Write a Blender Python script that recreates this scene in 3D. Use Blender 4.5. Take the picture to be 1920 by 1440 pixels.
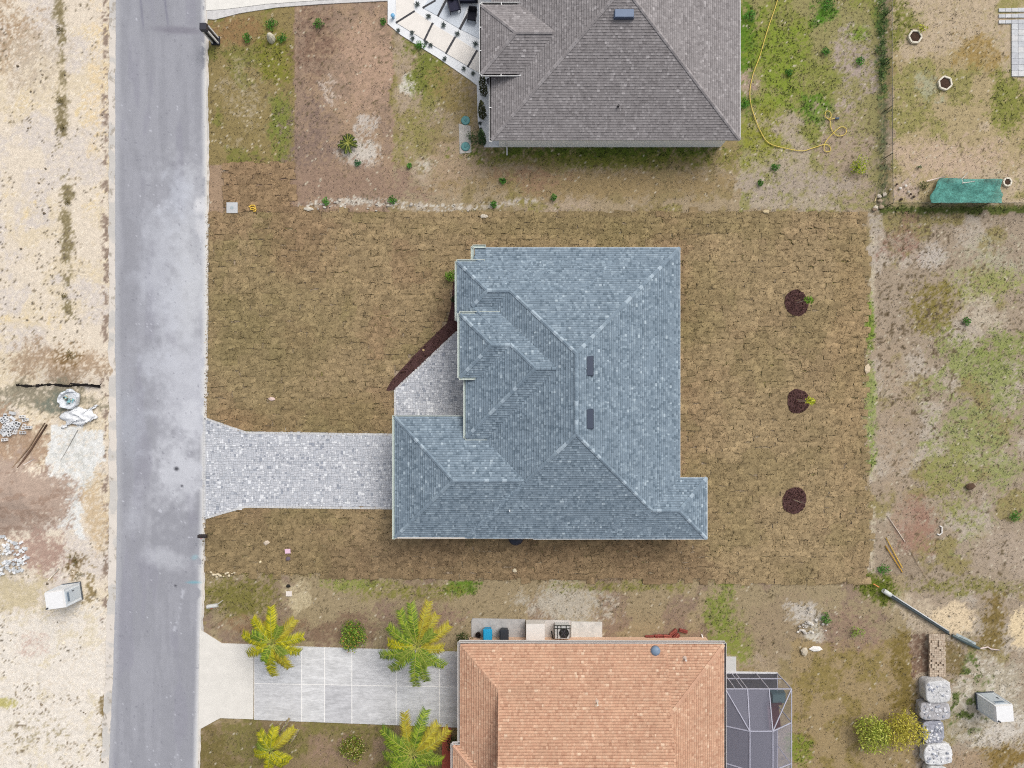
import bpy, math, random
import numpy as np
from mathutils import Vector, Matrix

# ------------------------------------------------------------------ scene, camera, sky, sun, exposure
random.seed(7); RNG = np.random.default_rng(7)
scene = bpy.context.scene
for o in list(bpy.data.objects): bpy.data.objects.remove(o)
COL = scene.collection
H = 52.0          # flying height of the camera in metres
S = 25.0          # photograph pixels per metre on the ground

cam = bpy.data.cameras.new('camera'); cam.sensor_width = 36.0; cam.lens = 36.0*H/(1920/S)
cam.clip_start = 0.5; cam.clip_end = 2000
camo = bpy.data.objects.new('camera', cam); COL.objects.link(camo)
camo.location = (0, 0, H); camo.rotation_euler = (0, 0, 0); scene.camera = camo

SUN_EL, SUN_AZ = math.radians(52), math.radians(38)     # azimuth from +Y towards +X
world = bpy.data.worlds.new('World'); scene.world = world; world.use_nodes = True
wn, wl = world.node_tree.nodes, world.node_tree.links; wn.clear()
sky = wn.new('ShaderNodeTexSky'); sky.sky_type = 'NISHITA'; sky.sun_disc = False
sky.sun_elevation = SUN_EL; sky.sun_rotation = SUN_AZ; sky.dust_density = 5.0; sky.air_density = 1.0
hs = wn.new('ShaderNodeHueSaturation'); hs.inputs['Saturation'].default_value = 0.32   # overcast: a greyer sky
bg = wn.new('ShaderNodeBackground'); bg.inputs['Strength'].default_value = 0.15
wo = wn.new('ShaderNodeOutputWorld')
wl.new(sky.outputs[0], hs.inputs['Color']); wl.new(hs.outputs[0], bg.inputs['Color']); wl.new(bg.outputs[0], wo.inputs['Surface'])
sun = bpy.data.lights.new('sun', 'SUN'); sun.energy = 0.95; sun.angle = math.radians(32); sun.color = (1.0, 0.965, 0.91)
suno = bpy.data.objects.new('sun', sun); COL.objects.link(suno); suno.location = (20, 25, 60)
sd = Vector((math.sin(SUN_AZ)*math.cos(SUN_EL), math.cos(SUN_AZ)*math.cos(SUN_EL), math.sin(SUN_EL)))
suno.rotation_euler = sd.to_track_quat('Z', 'Y').to_euler()
vs = scene.view_settings; vs.view_transform = 'Standard'; vs.look = 'None'; vs.gamma = 1.0
vs.exposure = 0.09; vs.use_curve_mapping = False
scene.cycles.use_denoising = False; scene.cycles.pixel_filter_type = 'BLACKMAN_HARRIS'; scene.cycles.filter_width = 1.1
KEXP = 1.15       # picture value of a level surface of albedo 1 under this light

# ------------------------------------------------------------------ helpers
def P(px, py, z=0.0):
    k = (H-z)/H/S
    return ((px-960)*k, (720-py)*k, z)
def P2(px, py, z=0.0): return P(px, py, z)[:2]
def lin1(c):
    c /= 255.0
    return c/12.92 if c <= 0.04045 else ((c+0.055)/1.055)**2.4
def C(r, g, b):
    return tuple(min(0.86, lin1(v)/KEXP) for v in (r, g, b))
def Cn(a):
    a = np.asarray(a, float)/255.0
    return np.minimum(0.86, np.where(a <= 0.04045, a/12.92, ((a+0.055)/1.055)**2.4)/KEXP)
def jit(c, s=0.1):
    k = 1+random.uniform(-s, s)
    return tuple(v*k for v in c)

def tag(o, label=None, cat=None, group=None, kind=None):
    if label: o['label'] = label
    if cat: o['category'] = cat
    if group: o['group'] = group
    if kind: o['kind'] = kind
    return o
def thing(name, label, cat, loc=(0, 0, 0), rz=0, group=None):
    o = bpy.data.objects.new(name, None); COL.objects.link(o)
    o.location = loc; o.rotation_euler = (0, 0, rz); o.empty_display_size = 0.2
    return tag(o, label, cat, group)
def attach(o, parent, world):
    if parent is None: return
    o.parent = parent
    if world and parent.type == 'EMPTY': o.matrix_parent_inverse = parent.matrix_basis.inverted()
def copy_obj(o, parent=None):
    c = o.copy(); COL.objects.link(c); c.parent = parent
    return c
def copy_tree(o, parent=None):
    c = copy_obj(o, parent)
    for ch in list(o.children): copy_tree(ch, c)
    return c

def np_mesh(name, V, F, fcol=None, vcol=None, mat=None, parent=None, world=True, smooth=False):
    V = np.asarray(V, np.float32); F = np.asarray(F, np.int32); n, k = F.shape
    me = bpy.data.meshes.new(name)
    me.vertices.add(len(V)); me.vertices.foreach_set('co', V.ravel())
    me.loops.add(n*k); me.loops.foreach_set('vertex_index', F.ravel())
    me.polygons.add(n); me.polygons.foreach_set('loop_start', np.arange(0, n*k, k, dtype=np.int32))
    me.update(calc_edges=True)
    if fcol is not None:
        a = me.color_attributes.new('Col', 'FLOAT_COLOR', 'CORNER')
        c = np.ones((n, k, 4), np.float32); c[:, :, :3] = np.asarray(fcol)[:, None, :]
        a.data.foreach_set('color', c.ravel())
    if vcol is not None:
        a = me.color_attributes.new('Col', 'FLOAT_COLOR', 'POINT')
        c = np.ones((len(V), 4), np.float32); c[:, :3] = vcol
        a.data.foreach_set('color', c.ravel())
    if smooth: me.polygons.foreach_set('use_smooth', np.ones(n, bool))
    if mat: me.materials.append(mat)
    o = bpy.data.objects.new(name, me); COL.objects.link(o); attach(o, parent, world)
    return o

class MB:
    def __init__(s): s.v = []; s.f = []; s.c = []
    def poly(s, pts, col=(.5, .5, .5)):
        b = len(s.v); s.v += [tuple(p) for p in pts]; s.f.append(tuple(range(b, b+len(pts)))); s.c.append(col)
    def hexa(s, p, col=(.5, .5, .5)):       # 8 points: bottom ring, top ring
        b = len(s.v); s.v += [tuple(q) for q in p]
        for q in ((3, 2, 1, 0), (4, 5, 6, 7), (0, 1, 5, 4), (1, 2, 6, 5), (2, 3, 7, 6), (3, 0, 4, 7)):
            s.f.append(tuple(b+i for i in q)); s.c.append(col)
    def box(s, c, d, rz=0, col=(.5, .5, .5), taper=1.0):
        cx, cy, cz = c; hx, hy, hz = d[0]/2, d[1]/2, d[2]/2; ca, sa = math.cos(rz), math.sin(rz); p = []
        for z, k in ((-hz, 1.0), (hz, taper)):
            for x, y in ((-hx, -hy), (hx, -hy), (hx, hy), (-hx, hy)):
                p.append((cx+k*(x*ca-y*sa), cy+k*(x*sa+y*ca), cz+z))
        s.hexa(p, col)
    def beam(s, a, b, w, h, col=(.5, .5, .5)):
        a = Vector(a); b = Vector(b); d = (b-a).normalized(); up = Vector((0, 0, 1))
        if abs(d.z) > 0.95: up = Vector((0, 1, 0))
        u = d.cross(up).normalized(); n = u.cross(d).normalized()
        q = lambda o, i, j: o+u*(i*w/2)+n*(j*h/2)
        s.hexa([q(a, -1, -1), q(a, 1, -1), q(b, 1, -1), q(b, -1, -1), q(a, -1, 1), q(a, 1, 1), q(b, 1, 1), q(b, -1, 1)], col)
    def tube(s, pts, r, n=6, col=(.5, .5, .5), cap=True):
        pts = [Vector(p) for p in pts]; m = len(pts); rr = r if isinstance(r, (list, tuple)) else [r]*m
        base = len(s.v)
        for i, p in enumerate(pts):
            d = (pts[min(i+1, m-1)]-pts[max(i-1, 0)]).normalized(); up = Vector((0, 0, 1)) if abs(d.z) < .9 else Vector((1, 0, 0))
            u = d.cross(up).normalized(); w = u.cross(d)
            for k in range(n):
                t = 2*math.pi*k/n; s.v.append(tuple(p+(u*math.cos(t)+w*math.sin(t))*rr[i]))
        for i in range(m-1):
            for k in range(n):
                a = base+i*n+k; b = base+i*n+(k+1) % n
                s.f.append((a, b, b+n, a+n)); s.c.append(col)
        if cap:
            s.f.append(tuple(base+k for k in range(n))); s.c.append(col)
            s.f.append(tuple(base+(m-1)*n+n-1-k for k in range(n))); s.c.append(col)
    def lathe(s, c, prof, n=16, col=(.5, .5, .5), sx=1, sy=1, rz=0):    # prof: (r, z)
        base = len(s.v); m = len(prof)
        for r, z in prof:
            for k in range(n):
                t = 2*math.pi*k/n; x, y = r*math.cos(t)*sx, r*math.sin(t)*sy
                s.v.append((c[0]+x*math.cos(rz)-y*math.sin(rz), c[1]+x*math.sin(rz)+y*math.cos(rz), c[2]+z))
        for i in range(m-1):
            for k in range(n):
                a = base+i*n+k; b = base+i*n+(k+1) % n
                s.f.append((a, b, b+n, a+n)); s.c.append(col)
        s.f.append(tuple(base+n-1-k for k in range(n))); s.c.append(col)
        s.f.append(tuple(base+(m-1)*n+k for k in range(n))); s.c.append(col)
    def prism(s, poly, z0, z1, col=(.5, .5, .5)):
        n = len(poly); b = len(s.v)
        s.v += [(p[0], p[1], z0) for p in poly]+[(p[0], p[1], z1) for p in poly]
        area = sum(poly[i][0]*poly[(i+1) % n][1]-poly[(i+1) % n][0]*poly[i][1] for i in range(n))
        top = tuple(b+n+i for i in range(n)); bot = tuple(b+n-1-i for i in range(n))
        if area < 0: top = top[::-1]; bot = bot[::-1]
        s.f += [top, bot]; s.c += [col, col]
        for i in range(n):
            j = (i+1) % n; q = (b+i, b+j, b+n+j, b+n+i)
            s.f.append(q if area > 0 else q[::-1]); s.c.append(col)
    def rock(s, c, d, col=(.5, .5, .5), rough=.25, rnd=random):
        t = (1+5**.5)/2; b = len(s.v)
        vv = [(-1, t, 0), (1, t, 0), (-1, -t, 0), (1, -t, 0), (0, -1, t), (0, 1, t), (0, -1, -t), (0, 1, -t), (t, 0, -1), (t, 0, 1), (-t, 0, -1), (-t, 0, 1)]
        a = rnd.uniform(0, 6.28); ca, sa = math.cos(a), math.sin(a)
        for x, y, z in vv:
            k = (1+rnd.uniform(-rough, rough))/1.9; x, y, z = x*k, y*k, z*k
            s.v.append((c[0]+(x*ca-y*sa)*d[0]/2, c[1]+(x*sa+y*ca)*d[1]/2, c[2]+z*d[2]/2))
        for f in ((0, 11, 5), (0, 5, 1), (0, 1, 7), (0, 7, 10), (0, 10, 11), (1, 5, 9), (5, 11, 4), (11, 10, 2), (10, 7, 6), (7, 1, 8), (3, 9, 4), (3, 4, 2), (3, 2, 6), (3, 6, 8), (3, 8, 9), (4, 9, 5), (2, 4, 11), (6, 2, 10), (8, 6, 7), (9, 8, 1)):
            s.f.append(tuple(b+i for i in f)); s.c.append(col)
    def mesh(s, name, mat=None, smooth=False):
        me = bpy.data.meshes.new(name); me.from_pydata(s.v, [], s.f)
        a = me.color_attributes.new('Col', 'FLOAT_COLOR', 'CORNER')
        cnt = [len(f) for f in s.f]; c = np.ones((sum(cnt), 4), np.float32)
        c[:, :3] = np.repeat(np.array(s.c, np.float32), cnt, axis=0); a.data.foreach_set('color', c.ravel())
        if smooth: me.polygons.foreach_set('use_smooth', np.ones(len(s.f), bool))
        if mat: me.materials.append(mat)
        return me
    def build(s, name, mat, parent=None, world=True, smooth=False):
        o = bpy.data.objects.new(name, s.mesh(name, mat, smooth)); COL.objects.link(o); attach(o, parent, world)
        return o

# ------------------------------------------------------------------ materials (colour always from nodes)
def material(name, col=None, rough=.85, var=.12, scale=6.0, bump=.0, bscale=40.0, metal=0.0, spec=.3, see=0.0, fine=0.0, fscale=60.0, trans=0.0, stretch=None):
    m = bpy.data.materials.new(name); m.use_nodes = True; nt = m.node_tree; N, L = nt.nodes, nt.links; N.clear()
    out = N.new('ShaderNodeOutputMaterial'); b = N.new('ShaderNodeBsdfPrincipled')
    b.inputs['Roughness'].default_value = rough; b.inputs['Metallic'].default_value = metal; b.inputs['Specular IOR Level'].default_value = spec
    tc = N.new('ShaderNodeNewGeometry')
    if col is None:
        at = N.new('ShaderNodeVertexColor'); at.layer_name = 'Col'; src = at.outputs['Color']
    else:
        rgb = N.new('ShaderNodeRGB'); rgb.outputs[0].default_value = (*col, 1); src = rgb.outputs[0]
    def vary(src, amount, sc, det):
        nz = N.new('ShaderNodeTexNoise'); nz.inputs['Scale'].default_value = sc; nz.inputs['Detail'].default_value = det; nz.inputs['Roughness'].default_value = .65
        if stretch:
            st = N.new('ShaderNodeVectorMath'); st.operation = 'MULTIPLY'; st.inputs[1].default_value = stretch
            L.new(tc.outputs['Position'], st.inputs[0]); L.new(st.outputs[0], nz.inputs['Vector'])
        else: L.new(tc.outputs['Position'], nz.inputs['Vector'])
        mr = N.new('ShaderNodeMapRange'); mr.inputs['From Min'].default_value = .28; mr.inputs['From Max'].default_value = .72
        mr.inputs['To Min'].default_value = 1-amount; mr.inputs['To Max'].default_value = 1+amount
        L.new(nz.outputs['Fac'], mr.inputs['Value'])
        mx = N.new('ShaderNodeVectorMath'); mx.operation = 'SCALE'
        L.new(src, mx.inputs[0]); L.new(mr.outputs[0], mx.inputs['Scale'])
        return mx.outputs[0]
    if var > 0: src = vary(src, var, scale, 6)
    if fine > 0: src = vary(src, fine, fscale, 3)
    L.new(src, b.inputs['Base Color'])
    if bump > 0:
        nz = N.new('ShaderNodeTexNoise'); nz.inputs['Scale'].default_value = bscale; nz.inputs['Detail'].default_value = 5
        L.new(tc.outputs['Position'], nz.inputs['Vector'])
        bp = N.new('ShaderNodeBump'); bp.inputs['Strength'].default_value = bump; bp.inputs['Distance'].default_value = .05
        L.new(nz.outputs['Fac'], bp.inputs['Height']); L.new(bp.outputs[0], b.inputs['Normal'])
    sh = b.outputs[0]
    if trans > 0:
        tr = N.new('ShaderNodeBsdfTranslucent'); L.new(src, tr.inputs['Color'])
        mx = N.new('ShaderNodeMixShader'); mx.inputs[0].default_value = trans
        L.new(sh, mx.inputs[1]); L.new(tr.outputs[0], mx.inputs[2]); sh = mx.outputs[0]
    if see > 0:
        tp = N.new('ShaderNodeBsdfTransparent'); mx = N.new('ShaderNodeMixShader'); mx.inputs[0].default_value = see
        L.new(sh, mx.inputs[1]); L.new(tp.outputs[0], mx.inputs[2]); sh = mx.outputs[0]
    L.new(sh, out.inputs['Surface'])
    return m
M = {}
M['ground'] = material('ground', None, .95, .13, 3.0, .6, 14, spec=.1, fine=.2, fscale=16)
M['road'] = material('asphalt', None, .9, .05, 1.5, .15, 60, spec=.2, fine=.09, fscale=18)
M['sod'] = material('sod', None, 1.0, .16, 5.0, .5, 25, spec=.05, fine=.24, fscale=18)
M['blade'] = material('grass_blade', None, .9, .1, 5.0, spec=.1, trans=.15)
M['leaf'] = material('leaf', None, .6, .1, 9.0, spec=.3, trans=.22)
M['shingle'] = material('asphalt_shingle', None, .95, .07, .7, .25, 70, spec=.15, fine=.08, fscale=40)
M['tile'] = material('roof_shingle_orange', None, .9, .1, .5, .25, 60, spec=.15, fine=.1, fscale=30)
M['deck'] = material('roof_underlay', None, .95, .1, 5)
M['paver'] = material('concrete_paver', None, .9, .08, 9, .2, 50, spec=.2, fine=.07, fscale=35)
M['concrete'] = material('concrete', None, .9, .07, 1.2, .15, 40, spec=.2, fine=.05, fscale=14)
M['streak'] = material('streaked_concrete', None, .9, .19, 1.3, .12, 40, spec=.2, fine=.15, fscale=4.5, stretch=(.6, 2.0, 1))
M['stained'] = material('stained_concrete', None, .9, .13, 2.2, .15, 40, spec=.2, fine=.12, fscale=5)
M['paint'] = material('painted_metal', None, .45, .05, 4, spec=.4)
M['plastic'] = material('plastic', None, .5, .06, 5, spec=.4)
M['stucco'] = material('stucco', None, .95, .06, 2, .2, 80, spec=.15)
M['mulch'] = material('mulch', None, 1.0, .3, 9, .9, 30, spec=.05, fine=.3, fscale=28)
M['stone'] = material('stone', None, .95, .14, 7, .4, 25, spec=.15, fine=.1, fscale=30)
M['bark'] = material('bark', None, .95, .2, 12, .5, 30, spec=.1)
M['wood'] = material('weathered_wood', None, .95, .15, 8, .3, 30, spec=.1)
M['fabric'] = material('fabric', None, .95, .1, 6, .3, 40, spec=.1)
M['screen'] = material('insect_screen', C(146, 146, 160), .9, .05, 3, spec=.1, see=.48)
M['screen_dark'] = material('insect_screen_wall', C(120, 122, 130), .9, .05, 3, spec=.1, see=.8)
M['mesh'] = material('fence_mesh', C(70, 78, 60), .8, .1, 4, spec=.2, see=.72)
M['net'] = material('shade_net', C(96, 158, 148), .95, .4, 1.6, .8, 9, spec=.1, see=.32, fine=.35, fscale=5)
M['net_bag'] = material('mesh_bag', None, .9, .2, 6, .7, 16, spec=.15, fine=.2, fscale=14)

# ------------------------------------------------------------------ numpy noise and masks, in photograph pixels on the ground
def vnoise(x, y, seed):
    xi = np.floor(x).astype(np.int64); yi = np.floor(y).astype(np.int64); fx = x-xi; fy = y-yi
    fx = fx*fx*(3-2*fx); fy = fy*fy*(3-2*fy)
    def h(a, b):
        n = (a*374761393+b*668265263+seed*974711) & 0x7fffffff
        n = ((n ^ (n >> 13))*1274126177) & 0x7fffffff
        return ((n ^ (n >> 16)) & 0xffff)/65535.0
    return (h(xi, yi)*(1-fx)+h(xi+1, yi)*fx)*(1-fy)+(h(xi, yi+1)*(1-fx)+h(xi+1, yi+1)*fx)*fy
def fbm(x, y, scale, seed, octv=4):
    a = 0; amp = 1; tot = 0; x = x/scale; y = y/scale
    for i in range(octv):
        a = a+amp*vnoise(x, y, seed+i*17); tot += amp; amp *= .55; x = x*2.03+11.3; y = y*2.03+5.7
    return a/tot
def sstep(a, b, v):
    t = np.clip((v-a)/(b-a), 0, 1); return t*t*(3-2*t)
def inpoly(X, Y, poly):
    r = np.zeros(X.shape, bool); n = len(poly)
    for i in range(n):
        x1, y1 = poly[i]; x2, y2 = poly[(i+1) % n]
        if y1 == y2: continue
        c = ((y1 > Y) != (y2 > Y)) & (X < (x2-x1)*(Y-y1)/(y2-y1)+x1); r ^= c
    return r
class Painter:
    def __init__(s, X, Y, grain=.95):
        s.X, s.Y = X, Y; s.grain = grain; s.c = np.zeros(X.shape+(3,))
        s.wx = (fbm(X, Y, 26, 91)-.5)*2; s.wy = (fbm(X, Y, 26, 47)-.5)*2
        s.f1 = fbm(X, Y, 9, 5, 3); s.f2 = fbm(X, Y, 40, 8); s.f3 = fbm(X, Y, 130, 3); s.sp = RNG.random(X.shape); s.gr = .62*fbm(X, Y, 7, 15, 3)+.38*s.sp
    def fill(s, col, mask=None, a=1.0):
        if mask is None: m = np.full(s.X.shape, a)
        else:       # patches break up into grains instead of fading evenly
            mm = np.clip(mask, 0, 1)*a; m = mm if s.grain == 0 else sstep(.2, .8, mm+(s.gr-.5)*1.5*s.grain*np.minimum(1, np.minimum(mm, 1.08-mm)*5))
        s.c += (np.array(col, float)-s.c)*m[..., None]
    def ell(s, cx, cy, rx, ry, rot=0, warp=.5, soft=.4):
        soft = min(.95, soft*1.7)
        if s.grain: warp *= 1.5
        ca, sa = math.cos(rot), math.sin(rot); dx, dy = s.X-cx, s.Y-cy
        u = (dx*ca+dy*sa)/rx; v = (-dx*sa+dy*ca)/ry
        d = np.sqrt(u*u+v*v)+(s.f2-.5)*2*warp+(s.f1-.5)*warp
        return 1-sstep(1-soft, 1+soft, d)
    def poly(s, pts, warp=5.0, seed=0):
        return inpoly(s.X+s.wx*warp, s.Y+s.wy*warp, pts).astype(float)
    def band(s, lo, hi, n, soft=.08): return sstep(lo-soft, lo+soft, n)*(1-sstep(hi-soft, hi+soft, n))
# ------------------------------------------------------------------ the ground: soil, sand, dry grass (one sheet to the horizon)
SOD = [(388, 402), (423, 396), (423, 305), (548, 303), (550, 386), (620, 394), (900, 400), (1300, 394), (1620, 398), (1628, 560), (1622, 800), (1632, 1000), (1625, 1098), (1300, 1090), (900, 1087), (560, 1080), (384, 1078), (380, 1010), (383, 965), (385, 780), (388, 500)]
DRIVE = [(384, 784), (420, 797), (462, 811), (744, 815), (744, 953), (460, 950), (420, 961), (384, 972)]
WALK = [(741, 731), (857, 622), (878, 622), (878, 790), (741, 790)]
MULCH = [(724, 732), (735, 712), (790, 652), (838, 606), (846, 575), (850, 528), (866, 520), (866, 624), (856, 621), (741, 730), (730, 733)]
ROAD_L = [(226, -2600), (218, -260), (217, 0), (216, 300), (216, 650), (218, 820), (220, 930), (217, 1100), (212, 1250), (204, 1440), (196, 1700), (150, 4200)]
ROAD_R = [(392, -2600), (386, -260), (386, 0), (388, 300), (388, 600), (385, 780), (383, 960), (379, 1120), (376, 1250), (371, 1440), (364, 1700), (318, 4200)]
def interp_edge(edge, y): return np.interp(y, [p[1] for p in edge], [p[0] for p in edge])

def paint_ground(X, Y):
    p = Painter(X, Y); f1, f2, f3, sp = p.f1, p.f2, p.f3, p.sp
    Xw, Yw = X+p.wx*16+(p.f1-.5)*14, Y+p.wy*16+(p.f1-.5)*14
    inb = lambda x0, x1, y0, y1: ((Xw > x0) & (Xw < x1) & (Yw > y0) & (Yw < y1)).astype(float)
    # dry grass and soil everywhere right of the road
    p.fill((166, 149, 122)); p.fill((150, 134, 98), sstep(.45, .6, f2)); p.fill((176, 158, 136), sstep(.56, .66, f3), .7)
    p.fill((146, 136, 84), sstep(.54, .68, fbm(X, Y, 60, 21)), .6)
    # --- lot above left
    a = inb(380, 735, -300, 405)
    p.fill((166, 142, 118), a); p.fill((154, 132, 114), a*sstep(.45, .6, f2), .8); p.fill((182, 154, 132), a*p.ell(700, 120, 90, 90, 0, .5), .8)
    b = ((X+p.wx*4 < 552) & (X > 380) & (Y < 310) & (Y > -300)).astype(float)
    p.fill((146, 130, 88), b); p.fill((128, 126, 68), b*sstep(.5, .62, fbm(X, Y, 50, 33)), .75); p.fill((172, 158, 130), b*p.ell(470, 190, 55, 90, 0, .7), .45)
    p.fill((126, 132, 66), b*p.ell(528, 235, 24, 75, 0, .45, .5), .95); p.fill((128, 128, 56), b*p.ell(520, 110, 40, 60, 0, .6), .7); p.fill((148, 120, 84), b*p.ell(440, 60, 40, 25, 0, .6), .8)
    p.fill((206, 192, 160), b*(sp > .975)*sstep(.42, .6, f2), .6)
    p.fill((130, 106, 90), p.ell(590, 90, 45, 90, 0, .6), .6); p.fill((138, 118, 106), p.ell(580, 280, 45, 110, 0, .6), .65)
    p.fill((205, 196, 184), p.ell(675, 290, 34, 28, .4, .5), .95); p.fill((210, 202, 188), p.ell(800, 310, 26, 26, 0, .6), .85); p.fill((205, 190, 175), p.ell(620, 160, 20, 35, 0, .8), .5); p.fill((196, 186, 175), p.ell(690, 230, 22, 20, 0, .8), .6)
    p.fill((212, 206, 192), p.ell(768, 155, 17, 22, 0, .5), .9)
    p.fill((122, 128, 62), p.ell(805, 140, 34, 62, -.3, .5), .9); p.fill((154, 136, 90), p.ell(850, 175, 40, 55, -.5, .5), .6); p.fill((148, 140, 88), p.ell(790, 250, 40, 60, .2, .6), .6)
    p.fill((172, 150, 124), p.ell(850, 310, 70, 45, 0, .5), .8); p.fill((154, 130, 112), p.ell(650, 345, 120, 35, 0, .5), .85)
    s = np.exp(-((Y-(386+8*np.sin(X/60.)-(X-560)*.012))/7.)**2)*((X > 558) & (X < 1030))
    p.fill((190, 180, 166), s*(f1 > .46), .9); p.fill((214, 208, 194), s*(sp > .8)*((X < 900)), .8)
    # --- strip along the upper house and yard right of it
    p.fill((122, 124, 58), p.ell(1150, 293, 220, 22, 0, .35, .5), .9); p.fill((96, 112, 44), p.ell(1150, 280, 220, 14, 0, .4, .5), .9)
    p.fill((156, 136, 100), p.ell(1160, 345, 250, 24, 0, .5), .9); p.fill((158, 130, 104), p.ell(1000, 330, 60, 25, 0, .5), .6)
    a = inb(1385, 1655, -300, 395)
    p.fill((152, 145, 98), a); p.fill((136, 140, 72), a*sstep(.42, .62, fbm(X, Y, 70, 12)), .72); p.fill((176, 162, 142), a*sstep(.5, .62, fbm(X, Y, 85, 77)), .8)
    p.fill((90, 122, 40), p.ell(1400, 90, 22, 110, 0, .55), .85); p.fill((86, 126, 42), p.ell(1545, 18, 25, 30, 0, .6), .85); p.fill((128, 150, 60), p.ell(1608, 65, 24, 20, 0, .5), .85)
    p.fill((130, 145, 58), p.ell(1455, 110, 50, 90, 0, .6), .7); p.fill((100, 130, 48), p.ell(1535, 205, 28, 38, 0, .6), .8); p.fill((168, 150, 130), p.ell(1590, 290, 60, 80, 0, .6), .8); p.fill((176, 160, 150), p.ell(1600, 120, 40, 70, 0, .6), .7)
    p.fill((172, 152, 136), p.ell(1405, 155, 24, 22, 0, .6), .7); p.fill((140, 142, 62), p.ell(1430, 265, 45, 45, 0, .6), .7); p.fill((172, 158, 142), p.ell(1500, 345, 90, 25, 0, .5), .85)
    fx = np.exp(-((X-1657-p.wx*5)/11.)**2)*(Y < 392); p.fill((106, 112, 80), fx, .6); p.fill((92, 118, 62), np.exp(-((X-1655-p.wx*8)/14.)**2)*(Y < 185)*(f2 > .42), .65)
    a = inb(1672, 2600, -900, 386)
    p.fill((176, 159, 122), a); p.fill((150, 144, 90), a*sstep(.45, .62, fbm(X, Y, 75, 55)), .8); p.fill((190, 172, 146), a*sstep(.52, .62, fbm(X, Y, 90, 66)), .8)
    p.fill((134, 136, 70), p.ell(1900, 190, 40, 60, 0, .6), .8); p.fill((126, 128, 64), p.ell(1690, 50, 26, 40, 0, .6), .7); p.fill((170, 168, 138), p.ell(1735, 160, 30, 28, 0, .6), .7); p.fill((192, 170, 146), p.ell(1790, 295, 110, 36, 0, .5), .85); p.fill((160, 136, 86), p.ell(1830, 90, 50, 35, 0, .6), .7); p.fill((188, 168, 152), p.ell(1700, 355, 28, 24, 0, .4), .8)
    p.fill((96, 106, 54), np.exp(-((Y-394)/9.)**2)*(X > 1650), .95)
    # --- field right of the new lawn
    a = inb(1632, 2600, 400, 1500)
    p.fill((166, 150, 130), a); p.fill((150, 138, 94), a*sstep(.5, .64, fbm(X, Y, 80, 101)), .85); p.fill((184, 172, 156), a*sstep(.55, .66, fbm(X, Y, 70, 103)), .8)
    p.fill((190, 180, 168), p.ell(1745, 480, 30, 26, 0, .7), .8); p.fill((176, 170, 146), p.ell(1860, 500, 70, 45, 0, .7), .6); p.fill((154, 156, 96), p.ell(1850, 540, 70, 40, 0, .6), .6); p.fill((190, 178, 158), p.ell(1845, 600, 50, 34, 0, .6), .8)
    p.fill((132, 120, 66), p.ell(1745, 580, 45, 55, 0, .7), .65); p.fill((140, 148, 86), p.ell(1850, 680, 90, 60, 0, .7), .72); p.fill((150, 154, 100), p.ell(1820, 820, 100, 130, 0, .7), .66); p.fill((148, 146, 90), p.ell(1780, 900, 55, 70, 0, .7), .5)
    p.fill((160, 128, 110), p.ell(1710, 980, 40, 60, 0, .6), .75); p.fill((152, 136, 116), p.ell(1690, 1080, 50, 40, 0, .6), .7); p.fill((170, 152, 130), p.ell(1680, 800, 34, 170, 0, .6), .7)
    p.fill((150, 120, 104), p.ell(1690, 450, 35, 45, 0, .7), .5); p.fill((134, 130, 74), p.ell(1800, 1100, 130, 16, 0, .6), .6); p.fill((176, 160, 142), p.ell(1890, 1040, 45, 45, 0, .6), .7)
    dk = ((fbm(X, Y, 7, 222, 2) > .70) & (np.hypot((X-1720)/70, (Y-600)/170) < 1+f2*.5)) | ((fbm(X, Y, 6, 223, 2) > .80) & (a > 0))
    p.fill((104, 90, 70), dk.astype(float), .62)
    e = np.exp(-((X-(1636+p.wx*4))/6.)**2)*((Y > 440) & (Y < 1090))
    p.fill((196, 184, 160), e*(f2 > .45), .75); p.fill((126, 146, 62), p.ell(1630, 600, 9, 45, 0, .3), .9); p.fill((146, 156, 92), p.ell(1632, 760, 12, 60, 0, .4), .75); p.fill((138, 152, 80), p.ell(1634, 860, 10, 30, 0, .4), .75)
    # --- strip below the new lawn
    a = inb(376, 1700, 1082, 1220)
    p.fill((160, 144, 114), a); p.fill((146, 126, 108), a*sstep(.5, .62, fbm(X, Y, 60, 31)), .7)
    p.fill((126, 120, 66), p.ell(450, 1120, 75, 36, 0, .4), .85); p.fill((196, 182, 150), p.ell(555, 1118, 26, 34, 0, .6), .75); p.fill((134, 112, 92), p.ell(640, 1180, 90, 25, 0, .6), .7); p.fill((140, 146, 76), p.ell(660, 1095, 60, 12, 0, .5), .7); p.fill((104, 132, 48), p.ell(868, 1102, 34, 14, 0, .5), .9)
    p.fill((134, 132, 68), p.ell(780, 1108, 90, 20, 0, .6), .5); p.fill((150, 124, 96), p.ell(480, 1180, 70, 22, 0, .5), .7); p.fill((150, 126, 110), p.ell(790, 1165, 80, 30, 0, .6), .6)
    p.fill((186, 178, 162), p.ell(1080, 1128, 85, 34, 0, .5), .85); p.fill((128, 126, 66), p.ell(1180, 1100, 120, 12, 0, .5), .6)
    p.fill((128, 138, 66), p.ell(1352, 1150, 34, 65, 0, .6), .7); p.fill((132, 140, 66), p.ell(1390, 1205, 26, 40, 0, .5), .8); p.fill((156, 138, 112), p.ell(1470, 1180, 70, 60, 0, .5), .8); p.fill((192, 184, 172), p.ell(1520, 1160, 36, 22, .4, .6), .85); p.fill((206, 200, 186), p.ell(1528, 1190, 22, 26, 0, .6), .7)
    a = inb(1482, 1720, 1200, 1800)
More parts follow.
